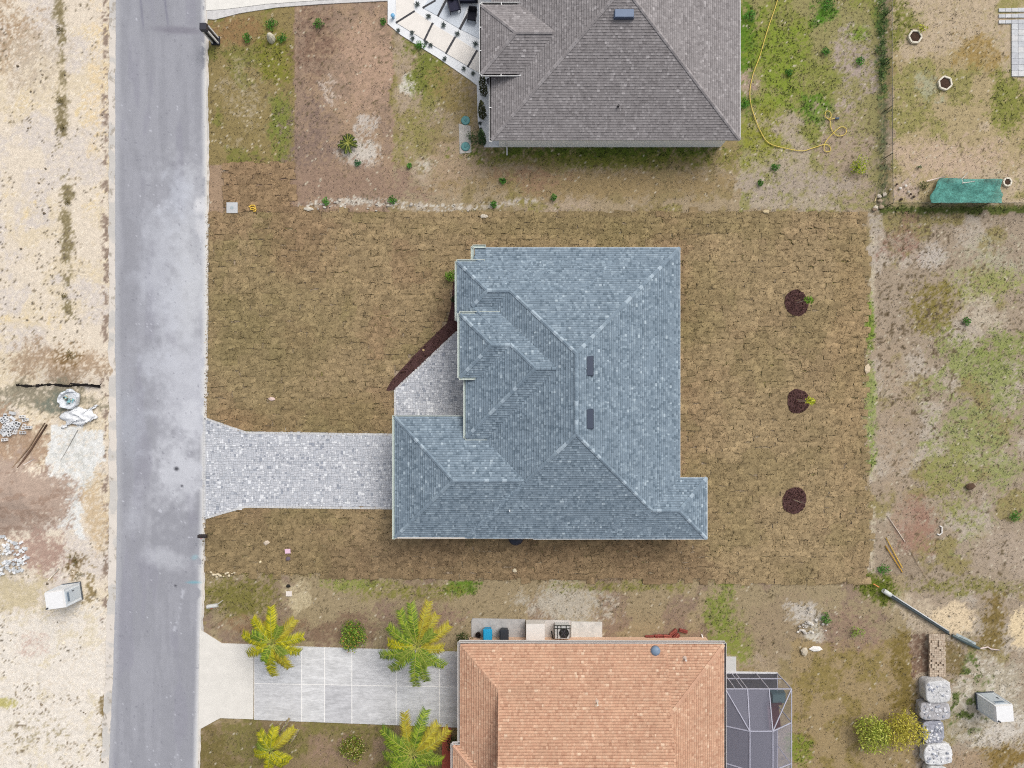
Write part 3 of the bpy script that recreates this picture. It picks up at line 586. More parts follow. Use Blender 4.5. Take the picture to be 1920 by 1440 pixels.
def make_roof(root, blocks, table, mat, capcol, deckcol, expo=.175, ylim=1e9, ylo=-1e9, thick=.024, band=.72, wmin=.08, wmax=.24, maxcaps=290):
    deck = MB(); tabs = MB(); edges = []
    for bi, B in enumerate(blocks):
        zb = B.z-.16; seen = {}
        for k, q in B.faces.items():
            deck.poly([(x, y, B.zf(k, x, y)) for x, y in q], deckcol)
            for i in range(len(q)):
                a, b = q[i], q[(i+1) % len(q)]
                if math.hypot(a[0]-b[0], a[1]-b[1]) < .01: continue
                key = tuple(sorted(((round(a[0]*20+.013), round(a[1]*20+.013)), (round(b[0]*20+.013), round(b[1]*20+.013)))))
                seen.setdefault(key, []).append((k, a, b))
        for key, l in seen.items():
            k, a, b = l[0]
            if len(l) == 2: edges.append((bi, k, a, b))
            else: deck.poly([(a[0], a[1], zb), (b[0], b[1], zb), (b[0], b[1], B.zf(k, *b)), (a[0], a[1], B.zf(k, *a))], deckcol)
        for k, q in B.faces.items(): deck.poly([(x, y, zb) for x, y in q][::-1], deckcol)
        others = [o for j, o in enumerate(blocks) if j != bi]
        for k, q in B.faces.items():
            p = B.p[k]; ex = expo/math.sqrt(1+p*p); hp = []
            n = len(q)
            for i in range(n):
                a, b = q[i], q[(i+1) % n]; hp.append((b[1]-a[1], -(b[0]-a[0]), -(b[1]-a[1])*a[0]+(b[0]-a[0])*a[1]))
            cx = sum(v[0] for v in q)/n; cy = sum(v[1] for v in q)/n
            hp = [h if h[0]*cx+h[1]*cy+h[2] < 0 else tuple(-v for v in h) for h in hp]
            if k in 'WE':
                t0, t1 = min(v[1] for v in q), max(v[1] for v in q); sgn = 1 if k == 'W' else -1; e0 = B.x0 if k == 'W' else B.x1; D = max(abs(v[0]-e0) for v in q)
                toxy = lambda d, t: (e0+sgn*d, t)
            else:
                t0, t1 = min(v[0] for v in q), max(v[0] for v in q); sgn = 1 if k == 'S' else -1; e0 = B.y0 if k == 'S' else B.y1; D = max(abs(v[1]-e0) for v in q)
                toxy = lambda d, t: (t, e0+sgn*d)
            d = -.03
            while d < D:
                t = t0-random.uniform(0, wmax)
                while t < t1:
                    w = random.uniform(wmin, wmax); m = toxy(d+ex/2, t+w/2); tn = t+w
                    if ylo < m[1] < ylim:
                        zc = B.zf(k, *m)
                        if not any(o.h(*m) > zc+.12 for o in others):
                            r = [toxy(d, t), toxy(d, tn), toxy(d+ex, tn), toxy(d+ex, t)]; dd = [d, d, d+ex, d+ex]; inside = True
                            for h in hp:
                                if any(h[0]*x+h[1]*y+h[2] > (.031 if d < 0 else 1e-6)*math.hypot(h[0], h[1]) for x, y in r): inside = False; break
                            pc = r
                            if not inside:
                                for h in hp:
                                    pc = clip_poly(pc, *h)
                                    if len(pc) < 3: break
                            if len(pc) > 2:
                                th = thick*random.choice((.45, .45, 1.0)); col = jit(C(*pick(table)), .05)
                                f = lambda x, y: abs((x if k in 'WE' else y)-e0)*(1 if True else 0)
                                top = []
                                for x, y in pc:
                                    du = sgn*((x if k in 'WE' else y)-e0)-d; top.append((x, y, B.zf(k, x, y)+.012+th*(1-du/ex)))
                                ar = sum(pc[i][0]*pc[(i+1) % len(pc)][1]-pc[(i+1) % len(pc)][0]*pc[i][1] for i in range(len(pc)))
                                if ar < 0: pc = pc[::-1]; top = top[::-1]
                                if inside:
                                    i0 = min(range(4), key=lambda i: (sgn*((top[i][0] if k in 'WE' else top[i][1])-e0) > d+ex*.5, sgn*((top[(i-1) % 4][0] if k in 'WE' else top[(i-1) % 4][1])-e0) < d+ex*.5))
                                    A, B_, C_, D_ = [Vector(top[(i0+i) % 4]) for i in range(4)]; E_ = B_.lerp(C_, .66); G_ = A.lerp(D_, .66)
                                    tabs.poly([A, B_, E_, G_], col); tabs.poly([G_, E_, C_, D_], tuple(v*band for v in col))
                                else: tabs.poly(top, col)
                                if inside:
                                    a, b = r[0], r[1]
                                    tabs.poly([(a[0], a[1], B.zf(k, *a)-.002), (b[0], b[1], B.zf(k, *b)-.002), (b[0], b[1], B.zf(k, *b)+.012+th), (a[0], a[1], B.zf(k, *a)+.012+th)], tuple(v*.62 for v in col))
                    t = tn
                d += ex
    roof = deck.build('roof', M['deck'], root)
    sh = tabs.build('shingle', mat, roof); sh['kind'] = 'stuff'
    # caps along hips and ridges, only where the crest is the top of the whole roof
    meshes = []
    for c in capcol:
        mb = MB(); L2, W2, dr = .165, .125, .046; cc = C(*c)
        mb.hexa([(-L2, -W2, -dr), (L2, -W2, -dr+.012), (L2, 0, .0), (-L2, 0, .012), (-L2, -W2, -dr+.02), (L2, -W2, -dr+.024), (L2, 0, .02), (-L2, 0, .036)], cc)
        mb.hexa([(-L2, 0, .012), (L2, 0, .0), (L2, W2, -dr+.012), (-L2, W2, -dr), (-L2, 0, .036), (L2, 0, .02), (L2, W2, -dr+.024), (-L2, W2, -dr+.02)], cc)
        meshes.append(mb.mesh('ridge_cap', mat))
    cnt = 0
    for bi, k, a, b in edges:
        B = blocks[bi]; A3 = Vector((a[0], a[1], B.zf(k, *a))); B3 = Vector((b[0], b[1], B.zf(k, *b)))
        if A3.z > B3.z: A3, B3 = B3, A3
        L = (B3-A3).length
        if L < .3: continue
        d = (B3-A3).normalized(); yv = Vector((0, 0, 1)).cross(d).normalized(); zv = d.cross(yv); n = max(1, int(L/.30))
        for i in range(n):
            m = A3+d*(L*(i+.5)/n)
            if not (ylo < m.y < ylim) or cnt >= maxcaps: continue
            if any(o.h(m.x, m.y) > m.z-.07 for j, o in enumerate(blocks) if j != bi): continue
            o = bpy.data.objects.new('ridge_cap', random.choice(meshes)); COL.objects.link(o); o.parent = roof
            mt = Matrix((d, yv, zv)).transposed().to_4x4(); mt.translation = m+zv*.045; o.matrix_local = mt; cnt += 1
    print('caps', cnt)
    return roof
def walls(root, blocks, col, inset=.48, ztop=None, name='wall'):
    mb = MB()
    for i, B in enumerate(blocks):
        e = inset+i*.004
        mb.box(((B.x0+B.x1)/2, (B.y0+B.y1)/2, (B.z-.16)/2), (B.x1-B.x0-2*e, B.y1-B.y0-2*e, B.z-.16), 0, C(*col))
    return mb.build(name, M['stucco'], root)
def gutter(root, pts, z, col, inner, w=.2, brackets=0, name='gutter', ctr=None):
    """a trough along eave points given in photograph pixels at height z"""
    for a, b in zip(pts[:-1], pts[1:]):
        mb = MB(); A = Vector(P(*a, z)); Bv = Vector(P(*b, z)); d = (Bv-A).normalized(); n = Vector((-d.y, d.x, 0))
        if ctr is not None:
            c0 = Vector(P(*ctr, z)); s0 = 1 if n.dot((A+Bv)/2-c0) > 0 else -1; A = A+n*s0*(w/2+.02); Bv = Bv+n*s0*(w/2+.02)
        A = A-d*w/2; Bv = Bv+d*w/2
        lo = Vector((0, 0, -.10)); mb.beam(A+lo, Bv+lo, w*.8, .02, C(*inner))
        for s_ in (-1, 1): mb.beam(A+n*s_*w/2+Vector((0, 0, -.05)), Bv+n*s_*w/2+Vector((0, 0, -.05)), .028, .12, C(*col))
        for e in (A, Bv): mb.box((e.x, e.y, z-.05), (w if abs(d.x) < .5 else .025, .025 if abs(d.x) < .5 else w, .115), 0, C(*col))
        g = mb.build(name, M['paint'], root)
        if brackets:
            L = (Bv-A).length; m = max(2, int(L/brackets))
            for i in range(m+1):
                c = A+d*(L*i/m); bb = MB(); bb.beam(c-n*w*.5+Vector((0, 0, .005)), c+n*w*.5+Vector((0, 0, .005)), .05, .02, C(*col)); bb.build('bracket', M['paint'], g)
def trim(root, pts, z, col, w=.05, name='drip_edge'):
    mb = MB()
    for a, b in zip(pts[:-1], pts[1:]):
        A, Bv = Vector(P(*a, z)), Vector(P(*b, z)); mb.beam(A, Bv, w, .16, C(*col))
    return mb.build(name, M['paint'], root)

# ------------------------------------------------------------------ the new house, blue-grey roof
EZ = 2.95
house = thing('house', 'new house with blue-grey shingle hip roof in the middle of the brown lawn', 'house', P(1070, 740))
xn, yn = P2(890, 492, EZ+.2)
BL = [Block(872, 1274, 465, 1009, EZ, .417, clip=[(-1, 0, xn)]), Block(858, 1150, 491, 604, EZ+.45, .417), Block(863, 1150, 589, 707, EZ+1.05, .417),
      Block(874, 1178, 564, 820, EZ+.67, .417), Block(872, 1274, 465, 1009, EZ, .417, clip=[(1, 0, -xn), (0, 1, -yn)]), Block(741, 1200, 782, 1007, EZ-.03, .417), Block(1120, 1325, 896, 1010, EZ-.008, .417)]
ROOF_BLUE = [((135, 151, 164), .46), ((126, 142, 155), .26), ((112, 128, 141), .12), ((152, 168, 180), .15), ((178, 193, 203), .01)]
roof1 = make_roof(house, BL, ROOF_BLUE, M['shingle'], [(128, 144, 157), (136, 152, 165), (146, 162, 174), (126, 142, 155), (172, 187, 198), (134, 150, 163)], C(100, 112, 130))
walls(house, BL, (226, 224, 216))
GW = (222, 230, 220)
GI = (186, 198, 194)
gutter(house, [(908, 465), (889, 465), (889, 491)], EZ+.15, GW, GI, ctr=(1000, 600)); gutter(house, [(906, 492.5), (859, 492.5), (859, 598)], EZ+.45, GW, GI, ctr=(960, 546))
gutter(house, [(940, 590), (864, 590), (864, 706), (888, 706)], EZ+1.05, GW, GI, ctr=(940, 648)); gutter(house, [(875, 709), (875, 819), (912, 819)], EZ+.67, GW, GI, ctr=(960, 720)); gutter(house, [(868, 782), (742, 782)], EZ-.03, (206, 212, 206), (160, 170, 172), .1, ctr=(850, 890)); gutter(house, [(741.5, 782), (741.5, 1008)], EZ-.03, GW, GI, ctr=(850, 890))
TR = (198, 204, 208); trim(house, [(908, 464.5), (1274.5, 464.5), (1274.5, 893)], EZ-.07, TR); trim(house, [(1275, 895.5), (1325.5, 895.5), (1325.5, 1010.5), (1000, 1010.5)], EZ-.07, TR); trim(house, [(1000, 1009), (741, 1008)], EZ-.08, (214, 208, 200), .09)
def off_ridge(px, py, z): return P(px, py, z)
for vy in (686, 786):                                   # two long ridge vents on the east slope
    mb = MB(); x, y, z = P(1107, vy, 6.0); z = BL[0].h(x, y); mb.box((x, y, z+.06), (.44, 1.36, .16), 0, C(66, 76, 94), .92); v = mb.build('roof_vent', M['paint'], house)
    m2 = MB(); m2.box((x+.19, y, z+.07), (.09, 1.30, .12), 0, C(38, 46, 62)); m2.build('louvre', M['paint'], v)
mb = MB(); x, y, z = P(955.5, 955, 3.6); z = BL[5].h(x, y); mb.tube([(x, y, z-.05), (x, y, z+.42)], .05, 10, C(232, 236, 238)); mb.build('vent_pipe', M['plastic'], house)
x, y, _ = P(741, 880, 1.2); mb = MB(); x0 = BL[5].x0+.48-.03
for i in range(4): mb.box((x0, P(0, 884, 0)[1], .3+i*.55), (.05, 4.9, .53), 0, C(236, 236, 232))
mb.build('garage_door', M['paint'], house)
mb = MB(); mb.box((BL[3].x0+.45, P(0, 765, 0)[1], 1.05), (.05, 1.0, 2.1), 0, C(70, 62, 58)); dr_ = mb.build('front_door', M['paint'], house)
mb = MB(); mb.box((BL[3].x0+.41, P(0, 765, 0)[1]-.38, 1.0), (.05, .05, .14), 0, C(190, 190, 190)); mb.build('handle', M['paint'], dr_)
for wy in (545,):
    mb = MB(); mb.box((BL[1].x0+.46, P(0, wy, 0)[1], 1.5), (.05, 1.5, 1.3), 0, C(240, 240, 240)); wi = mb.build('window', M['paint'], house)
    mb = MB(); mb.box((BL[1].x0+.435, P(0, wy, 0)[1], 1.5), (.03, 1.36, 1.16), 0, C(50, 60, 72)); mb.build('pane', M['plastic'], wi)

# ------------------------------------------------------------------ upper house, taupe roof
house2 = thing('house', 'white-walled house with taupe grey shingle hip roof at the top', 'house', P(1155, 60))
BU = [Block(922, 1387, -330, 262, EZ, .417), Block(903, 1140, 10, 138, EZ+.86, .417)]
ROOF_TAUPE = [((154, 149, 149), .50), ((147, 142, 142), .28), ((138, 133, 133), .10), ((168, 163, 163), .11), ((184, 179, 179), .01)]
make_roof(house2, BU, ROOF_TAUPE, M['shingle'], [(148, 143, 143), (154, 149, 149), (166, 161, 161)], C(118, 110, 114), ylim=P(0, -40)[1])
walls(house2, BU, (252, 255, 255))
WG = (238, 238, 236); DK = (50, 46, 46)
gutter(house2, [(975, 10), (905, 10), (905, 136), (974, 136)], EZ+.86, WG, DK, .2, 1.3, ctr=(990, 74)); gutter(house2, [(923, 141), (923, 262)], EZ, WG, DK, .2, 1.9, ctr=(1150, 200))
trim(house2, [(922, 262.5), (1387.5, 262.5), (1387.5, -330)], EZ-.07, (200, 204, 206))
mb = MB(); x, y, z = P(1170, 27, 6.0); z = BU[0].h(x, y); mb.box((x, y, z+.1), (1.36, .56, .26), 0, C(104, 122, 150), .9); v = mb.build('roof_vent', M['paint'], house2)
m2 = MB(); m2.box((x, y-.26, z+.05), (1.3, .1, .2), 0, C(60, 72, 96)); m2.build('louvre', M['paint'], v)
mb = MB(); x, y, z = P(1159, 200, 3.8); z = BU[0].h(x, y); mb.tube([(x, y, z-.05), (x, y, z+.3)], .07, 10, C(42, 40, 44)); mb.build('vent_pipe', M['plastic'], house2)
yw = BU[0].y0+.48; mb = MB(); x = P(950, 262, EZ)[0]; mb.beam((x, yw-.06, .06), (x, yw-.06, EZ-.2), .09, .07, C(240, 240, 240)); mb.beam((x, yw-.02, .06), (x, yw-.62, .05), .09, .07, C(240, 240, 240)); mb.build('downspout', M['paint'], house2)
mb = MB(); x = P(1032, 262, EZ)[0]; mb.box((x, yw-.02, 2.3), (1.0, .05, .5), 0, C(120, 118, 120)); wi = mb.build('window', M['paint'], house2); mb = MB(); mb.box((x, yw-.045, 2.3), (.9, .03, .4), 0, C(60, 66, 76)); mb.build('pane', M['plastic'], wi)

# ------------------------------------------------------------------ lower house, orange roof with a dutch gable
house3 = thing('house', 'peach-walled house with orange shingle roof at the bottom', 'house', P(1100, 1400))
OZ = 2.85; xg = P(934, 1300, 4.0)[0]; op = .40
BO = [Block(863, 1000, 1208, 1590, OZ, op, 'WSN', clip=[(1, 0, -xg)]), Block(863, 1250, 1208, 1590, OZ+.004, op, 'SN', clip=[(-1, 0, xg)]), Block(863, 1357, 1209, 1840, OZ-.004, op), Block(850, 1010, 1398, 1580, OZ+.002, op)]
ROOF_OR = [((208, 166, 138), .54), ((201, 157, 130), .28), ((190, 146, 120), .06), ((217, 178, 150), .11), ((230, 198, 170), .01)]
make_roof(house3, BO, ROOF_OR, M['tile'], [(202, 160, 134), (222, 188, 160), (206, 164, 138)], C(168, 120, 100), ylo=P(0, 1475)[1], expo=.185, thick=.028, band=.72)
xg -= .02; mb = MB(); mb.poly([(xg, BO[1].y1-(xg-BO[0].x0), OZ-.1), (xg, BO[1].y0+(xg-BO[0].x0), OZ-.1), (xg, (BO[1].y0+BO[1].y1)/2, BO[1].h(xg+.03, (BO[1].y0+BO[1].y1)/2)-.06)], C(214, 180, 156)); mb.build('gable_wall', M['stucco'], house3)
walls(house3, BO[2:], (236, 200, 172))
gutter(house3, [(1357, 1207), (863, 1206), (863, 1396), (850, 1397), (850, 1520)], OZ, (220, 216, 212), (170, 162, 156), .16, ctr=(1100, 1500)); gutter(house3, [(1357, 1208), (1357, 1840)], OZ, (216, 212, 208), (90, 84, 84), .16, ctr=(1100, 1500))
x, y, z = P(1231, 1224, 3.4); z = BO[2].h(x, y); mb = MB(); mb.lathe((x, y, z-.1), [(.34, 0), (.34, .2), (.29, .3), (.15, .36), (.02, .38)], 20, C(124, 144, 166)); mb.build('tubular_skylight', M['plastic'], house3, smooth=True)
for px, py, cc, hh in ((1288, 1241, (222, 214, 206), .4), (1118, 1311, (240, 236, 222), .5)):
    x, y, z = P(px, py, 3.8); z = BO[2].h(x, y); mb = MB(); mb.tube([(x, y, z-.05), (x, y, z+hh)], .07 if hh < .45 else .05, 10, C(*cc)); mb.lathe((x, y, z-.03), [(.18, 0), (.16, .05), (.08, .09)], 12, C(190, 166, 150)); mb.build('vent_pipe', M['plastic'], house3)
# ------------------------------------------------------------------ plants
def leaves_mesh(mb, pts, size, cols, up=.6):
    for (x, y, z), s, c in zip(pts, size, cols):
        n = Vector((random.gauss(0, 1), random.gauss(0, 1), random.gauss(0, 1)+up*2)).normalized(); t = n.orthogonal().normalized(); a = random.uniform(0, 6.28)
        u = t*math.cos(a)+n.cross(t)*math.sin(a); v = n.cross(u); p = Vector((x, y, z)); l, w = s, s*.45
        mb.poly([p-u*l*.5, p+v*w*.5, p+u*l*.5, p-v*w*.5], c)
def crown(mb, lobes, n, size, cols, hollow=.45):
    """leaf clumps through several lobes (x, y, z, rx, ry, rz)"""
    vol = [l[3]*l[4]*l[5] for l in lobes]; tot = sum(vol); pts = []; sz = []; cc = []
    for l, vv in zip(lobes, vol):
        m = max(6, int(n*vv/tot)); tint = random.uniform(.8, 1.2)
        for _ in range(m):
            d = Vector((random.gauss(0, 1), random.gauss(0, 1), random.gauss(0, 1))).normalized(); r = hollow+(1-hollow)*random.random()**.6; r *= random.uniform(.85, 1.12)
            pts.append((l[0]+d.x*l[3]*r, l[1]+d.y*l[4]*r, max(.02, l[2]+d.z*l[5]*r))); sz.append(size*random.uniform(.6, 1.3)); c = random.choice(cols); k = 1.25*tint*random.uniform(.65, 1.25); cc.append(tuple(v*k for v in C(*c)))
    leaves_mesh(mb, pts, sz, cc)
GREEN = [(84, 116, 40), (110, 140, 52), (66, 96, 34), (136, 160, 70)]
def shrub(name, label, px, py, rad, hgt, cols, n=420, size=.12, cat='shrub', lobes=5, group=None, stems=4, sx=1.0, flower=None):
    x, y, z = P(px, py); t = thing(name, label, cat, (x, y, 0), 0, group); mb = MB()
    for i in range(stems):
        a = random.uniform(0, 6.28); r = rad*random.uniform(.2, .6); mb.tube([(0, 0, -.03), (r*.4*math.cos(a), r*.4*math.sin(a), hgt*.4), (r*math.cos(a), r*math.sin(a), hgt*.75)], [.025, .018, .008], 5, C(110, 90, 66))
    mb.build('stem', M['bark'], t, world=False)
    ll = []
    for i in range(lobes):
        a = 6.28*i/lobes+random.uniform(-.4, .4); r = rad*random.uniform(.25, .6) if lobes > 1 else 0
        ll.append((r*math.cos(a)*sx, r*math.sin(a), hgt*random.uniform(.4, .65), rad*random.uniform(.42, .62)*sx, rad*random.uniform(.42, .62), hgt*random.uniform(.3, .42)))
    m2 = MB(); crown(m2, ll, n, size, cols); m2.build('crown', M['leaf'], t, world=False)
    if flower:
        m3 = MB(); fl = []
        for _ in range(flower[1]):
            l = random.choice(ll); d = Vector((random.gauss(0, 1), random.gauss(0, 1), abs(random.gauss(0, 1)))).normalized(); fl.append((l[0]+d.x*l[3], l[1]+d.y*l[4], l[2]+d.z*l[5]+.02))
        leaves_mesh(m3, fl, [.11]*len(fl), [jit(C(*flower[0]), .15) for _ in fl], 2.0); m3.build('flower', M['leaf'], t, world=False)['kind'] = 'stuff'
    return t
shrub('shrub', 'bright green shrub half under the front eave of the blue-grey roof', 846, 520, .62, 1.1, [(96, 142, 34), (70, 112, 26), (130, 166, 60)], 420)
shrub('shrub', 'dark low shrub in the mulch below the front eave', 852, 562, .34, .6, [(40, 56, 30), (52, 66, 36)], 160)
shrub('shrub', 'tiny dark plant in the slanting mulch bed', 757, 697, .16, .25, [(58, 30, 30), (70, 40, 36)], 60, .08, lobes=2)
shrub('shrub', 'round green shrub with orange blossoms north of the concrete driveway', 664, 1188, 1.2, 1.1, [(116, 146, 48), (92, 122, 40), (144, 166, 64)], 1500, .16, lobes=9, flower=((216, 150, 84), 60))
shrub('shrub', 'round green shrub dotted with pale flowers south of the concrete driveway', 664, 1396, 1.12, 1.0, [(130, 146, 50), (106, 122, 44), (124, 112, 50)], 1400, .16, lobes=9, flower=((230, 206, 150), 110))
shrub('shrub', 'dark green shrub at the corner of the peach house by its driveway', 871, 1196, .75, 1.0, [(56, 76, 34), (40, 58, 26), (84, 94, 40)], 420, .12)
shrub('shrub', 'dark shrub wedged between red brick edging and the peach house', 850, 1388, .62, 1.2, [(38, 58, 30), (30, 46, 26), (58, 80, 38)], 420, .12)
shrub('shrub', 'yellow-green bush beside the mesh fence', 1605, 316, .85, .9, [(164, 180, 40), (190, 200, 50), (120, 146, 40)], 520, .12)
shrub('shrub', 'lime green leafy shrub, left of the pair by the stone bags', 1627, 1364, 1.5, 1.8, [(160, 168, 66), (136, 150, 58), (184, 188, 90)], 1900, .19, lobes=13)
shrub('shrub', 'tall yellowing shrub, right of the pair by the stone bags', 1676, 1356, 1.7, 2.0, [(186, 178, 66), (166, 160, 62), (206, 194, 90)], 2000, .18, lobes=11, stems=8)
shrub('shrub', 'sparse light green sapling on the dry ground right of the pool cage', 1602, 1182, .62, .7, [(146, 172, 66), (120, 150, 54)], 170, .12, lobes=3)
shrub('shrub', 'dark green bush beside the slim cypresses near the round lids', 889, 262, .62, .8, [(56, 82, 40), (72, 96, 46), (44, 64, 34)], 380, .11)
for i, (px, py, r, lb) in enumerate(((509, 48, .62, 'bright green weed clump above the pale boulder'), (466, 74, .42, 'small weed clump left of the pale boulder'), (530, 74, .4, 'small weed clump right of the pale boulder'), (598, 47, .42, 'lone green weed clump on bare soil near the white driveway'), (719, 43, .3, 'green tuft at the edge of the white gravel'), (787, 87, .42, 'green weed clump touching the gravel border of the patio path'), (1395, 197, .42, 'green weed by the eave of the taupe roof'), (1451, 315, .4, 'dark green weed clump below the yellow hose'), (1478, 137, .32, 'dark weed clump inside the curve of the hose'), (1611, 117, .4, 'dark green weed near the mesh fence'), (1546, 98, .38, 'green weed clump above the hose loops'), (1810, 603, .36, 'dark green weed on the pale field'), (1902, 967, .5, 'green weed clump at the right edge of the field'), (1545, 1160, .5, 'green weed beside the white rubble'), (1654, 1068, .5, 'weed clump at the end of the fallen pipe'), (612, 378, .34, 'green weed in the stone row right of the sod patch'), (736, 376, .36, 'yellow-green weed in the stone row below the bare soil'), (1038, 372, .3, 'small weed above the lawn left of centre top'), (925, 384, .3, 'small weed at the left end of the strip below the taupe house'), (943, 340, .3, 'round weed below the corner of the taupe house'), (768, 312, .26, 'little green weed left of the pale sandy spot'), (1424, 343, .28, 'dark weed on the bare strip below the hose'), (1552, 8, .6, 'big green weed at the top edge of the weedy yard'), (1405, 30, .55, 'pale green weed at the top by the taupe eave'))):
    shrub('weed_clump', lb, px, py, r, .35, [(72, 130, 44), (96, 150, 56), (60, 106, 40)], int(120+r*220), .12, 'weed', 4, 'green weed clumps', 2)

def slender(name, label, px, py, hgt, rad, cols, n=520):
    x, y, _ = P(px, py); t = thing(name, label, 'cypress', (x, y, 0)); mb = MB(); mb.tube([(0, 0, -.05), (0, 0, hgt*.8)], [.05, .02], 6, C(90, 70, 54)); mb.build('trunk', M['bark'], t, world=False)
    m = MB(); pts, sz, cc = [], [], []
    for _ in range(n):
        h = random.random()**1.2; r = rad*(math.sin(min(1, (1-h)*1.7+.05)*math.pi/2))*random.uniform(.6, 1.1); a = random.uniform(0, 6.28); pts.append((r*math.cos(a), r*math.sin(a), .1+h*hgt)); sz.append(random.uniform(.1, .18)); cc.append(jit(C(*random.choice(cols)), .3))
    leaves_mesh(m, pts, sz, cc, .9); m.build('crown', M['leaf'], t, world=False)
CY = [(70, 76, 46), (54, 62, 36), (84, 86, 52)]
slender('cypress', 'slim dark cypress next to the gutter corner of the taupe house', 907, 176, 3.3, .27, CY)
slender('cypress', 'slim dark cypress midway along the white gravel strip', 905, 219, 2.9, .26, CY)
slender('cypress', 'slim dark cypress at the lower end of the white gravel strip', 905, 268, 2.6, .26, [(52, 78, 40), (64, 90, 48)])

def frond_mesh(L, droop, cols, w=.42, nl=26, tw=0):
    mb = MB(); pts = []
    for i in range(9):
        t = i/8; pts.append(Vector((L*(t-.06*t*t), tw*t*t*L, L*(.42*t-droop*t*t))))
    mb.tube(pts, [.03*(1-.8*i/8)+.006 for i in range(9)], 5, C(176, 176, 84))
    for s in (-1, 1):
        for j in range(nl):
            t = .12+.88*(j+random.random()*.5)/nl; k = min(7, int(t*8)); f = t*8-k; p = pts[k].lerp(pts[k+1], f); d = (pts[k+1]-pts[k]).normalized(); side = d.cross(Vector((0, 0, 1))).normalized()*s
            ln = w*(.62+.5*math.sin(max(0, min(1, t*.95))*math.pi)**.6)*random.uniform(.85, 1.1); tip = p+side*ln*.85+d*ln*.5+Vector((0, 0, -ln*random.uniform(.1, .4))); mid = p.lerp(tip, .45)+Vector((0, 0, ln*.1)); c = jit(C(*random.choice(cols)), .22); q = d*.03
            mb.poly([p-q, p+q, mid+q*1.1, mid-q*1.1], c); mb.poly([mid-q*1.1, mid+q*1.1, tip], c)
    return mb
YG = [(188, 182, 28), (202, 194, 42), (164, 164, 32), (132, 140, 34)]; OR = [(176, 166, 44), (164, 148, 44), (184, 174, 54)]; LG = [(138, 162, 42), (158, 176, 54), (112, 140, 42), (92, 118, 40)]
def palm(label, px, py, hgt, L, spec, w=.42, green=LG):
    x, y, _ = P(px, py, hgt); t = thing('palm_tree', label, 'palm', (x, y, 0), 0, 'young palms by the concrete driveway')
    mb = MB(); mb.tube([(0, 0, -.05), (.03, .02, hgt*.3), (0, .03, hgt*.7), (0, 0, hgt)], [.17, .13, .11, .10], 10, C(146, 136, 118)); mb.build('trunk', M['bark'], t, world=False)
    for ang, ln, dr, kind in spec:
        cols = {'y': YG, 'o': OR, 'g': green, 'd': [(120, 140, 46), (134, 152, 54)]}[kind]; m = frond_mesh(L*ln, dr, cols, w, int(34*ln)+8, random.uniform(-.12, .12)); o = m.build('frond', M['leaf'], t, world=False)
        o.location = (0, 0, hgt-.03); o.rotation_euler = (0, 0, math.radians(ang))
    m = MB(); m.lathe((0, 0, hgt-.35), [(.11, 0), (.14, .15), (.1, .35), (.03, .5)], 10, C(120, 130, 60)); m.build('crown_shaft', M['leaf'], t, world=False)
palm('yellow palm left of the driveway slabs, full star-shaped crown', 510, 1206, 3.0, 2.35, [(88, 1.1, .55, 'y'), (128, 1.0, .6, 'y'), (40, .95, .6, 'o'), (12, .95, .6, 'y'), (172, 1.05, .6, 'y'), (205, 1.0, .65, 'y'), (262, 1.15, .62, 'y'), (305, 1.0, .6, 'o'), (338, .9, .65, 'y'), (150, .7, .35, 'g'), (240, .6, .3, 'g'), (60, .6, .3, 'd'), (320, .55, .3, 'd'), (285, .7, .6, 'y'), (108, .7, .7, 'o')], .5)
palm('large green palm with orange upper fronds at the driveway edge', 782, 1212, 3.4, 2.75, [(95, 1.15, .5, 'g'), (75, 1.2, .55, 'o'), (60, .95, .6, 'o'), (122, 1.05, .55, 'g'), (150, .95, .55, 'g'), (28, 1.0, .6, 'o'), (200, 1.1, .6, 'g'), (230, 1.05, .62, 'g'), (262, 1.2, .62, 'g'), (282, 1.1, .66, 'g'), (318, .95, .6, 'g'), (345, .7, .6, 'o'), (180, .8, .5, 'y'), (110, .6, .3, 'd'), (210, .6, .3, 'd'), (300, .6, .3, 'd'), (45, .6, .3, 'd')], .52)
palm('small yellow-green palm at the bottom left by a dry leaf', 508, 1408, 2.2, 1.75, [(120, .95, .5, 'y'), (88, 1.0, .5, 'y'), (200, .8, .6, 'y'), (330, .9, .55, 'y'), (300, .9, .6, 'y'), (48, 1.2, .7, 'o'), (60, .6, .6, 'd'), (160, .7, .6, 'd'), (260, 1.0, .6, 'y')], .46)
palm('spreading green palm at the bottom edge by red brick edging', 774, 1414, 2.9, 2.55, [(78, 1.3, .5, 'g'), (108, 1.15, .6, 'o'), (140, 1.15, .55, 'g'), (160, .9, .55, 'g'), (50, 1.1, .55, 'o'), (25, 1.2, .6, 'o'), (185, .9, .6, 'g'), (215, 1.1, .6, 'g'), (255, 1.0, .6, 'g'), (300, 1.0, .6, 'g'), (340, .9, .6, 'g'), (90, .6, .3, 'd'), (5, .6, .3, 'd'), (240, .6, .3, 'd'), (125, .6, .3, 'd')], .55)
def small_palm(px, py):
    x, y, _ = P(px, py); t = thing('sago_palm', 'small dark palm on a pale sandy patch of bare soil', 'palm', (x, y, 0)); mb = MB(); mb.lathe((0, 0, -.03), [(.14, 0), (.16, .15), (.08, .3)], 10, C(110, 90, 60)); mb.build('trunk', M['bark'], t, world=False)
    for a in range(11):
        m = frond_mesh(.85*random.uniform(.7, 1.1), .3, [(70, 88, 30), (96, 112, 40), (58, 66, 26)], .18, 14); o = m.build('frond', M['leaf'], t, world=False); o.location = (0, 0, .25); o.rotation_euler = (0, 0, a*.571+random.uniform(-.2, .2))
small_palm(654, 270)
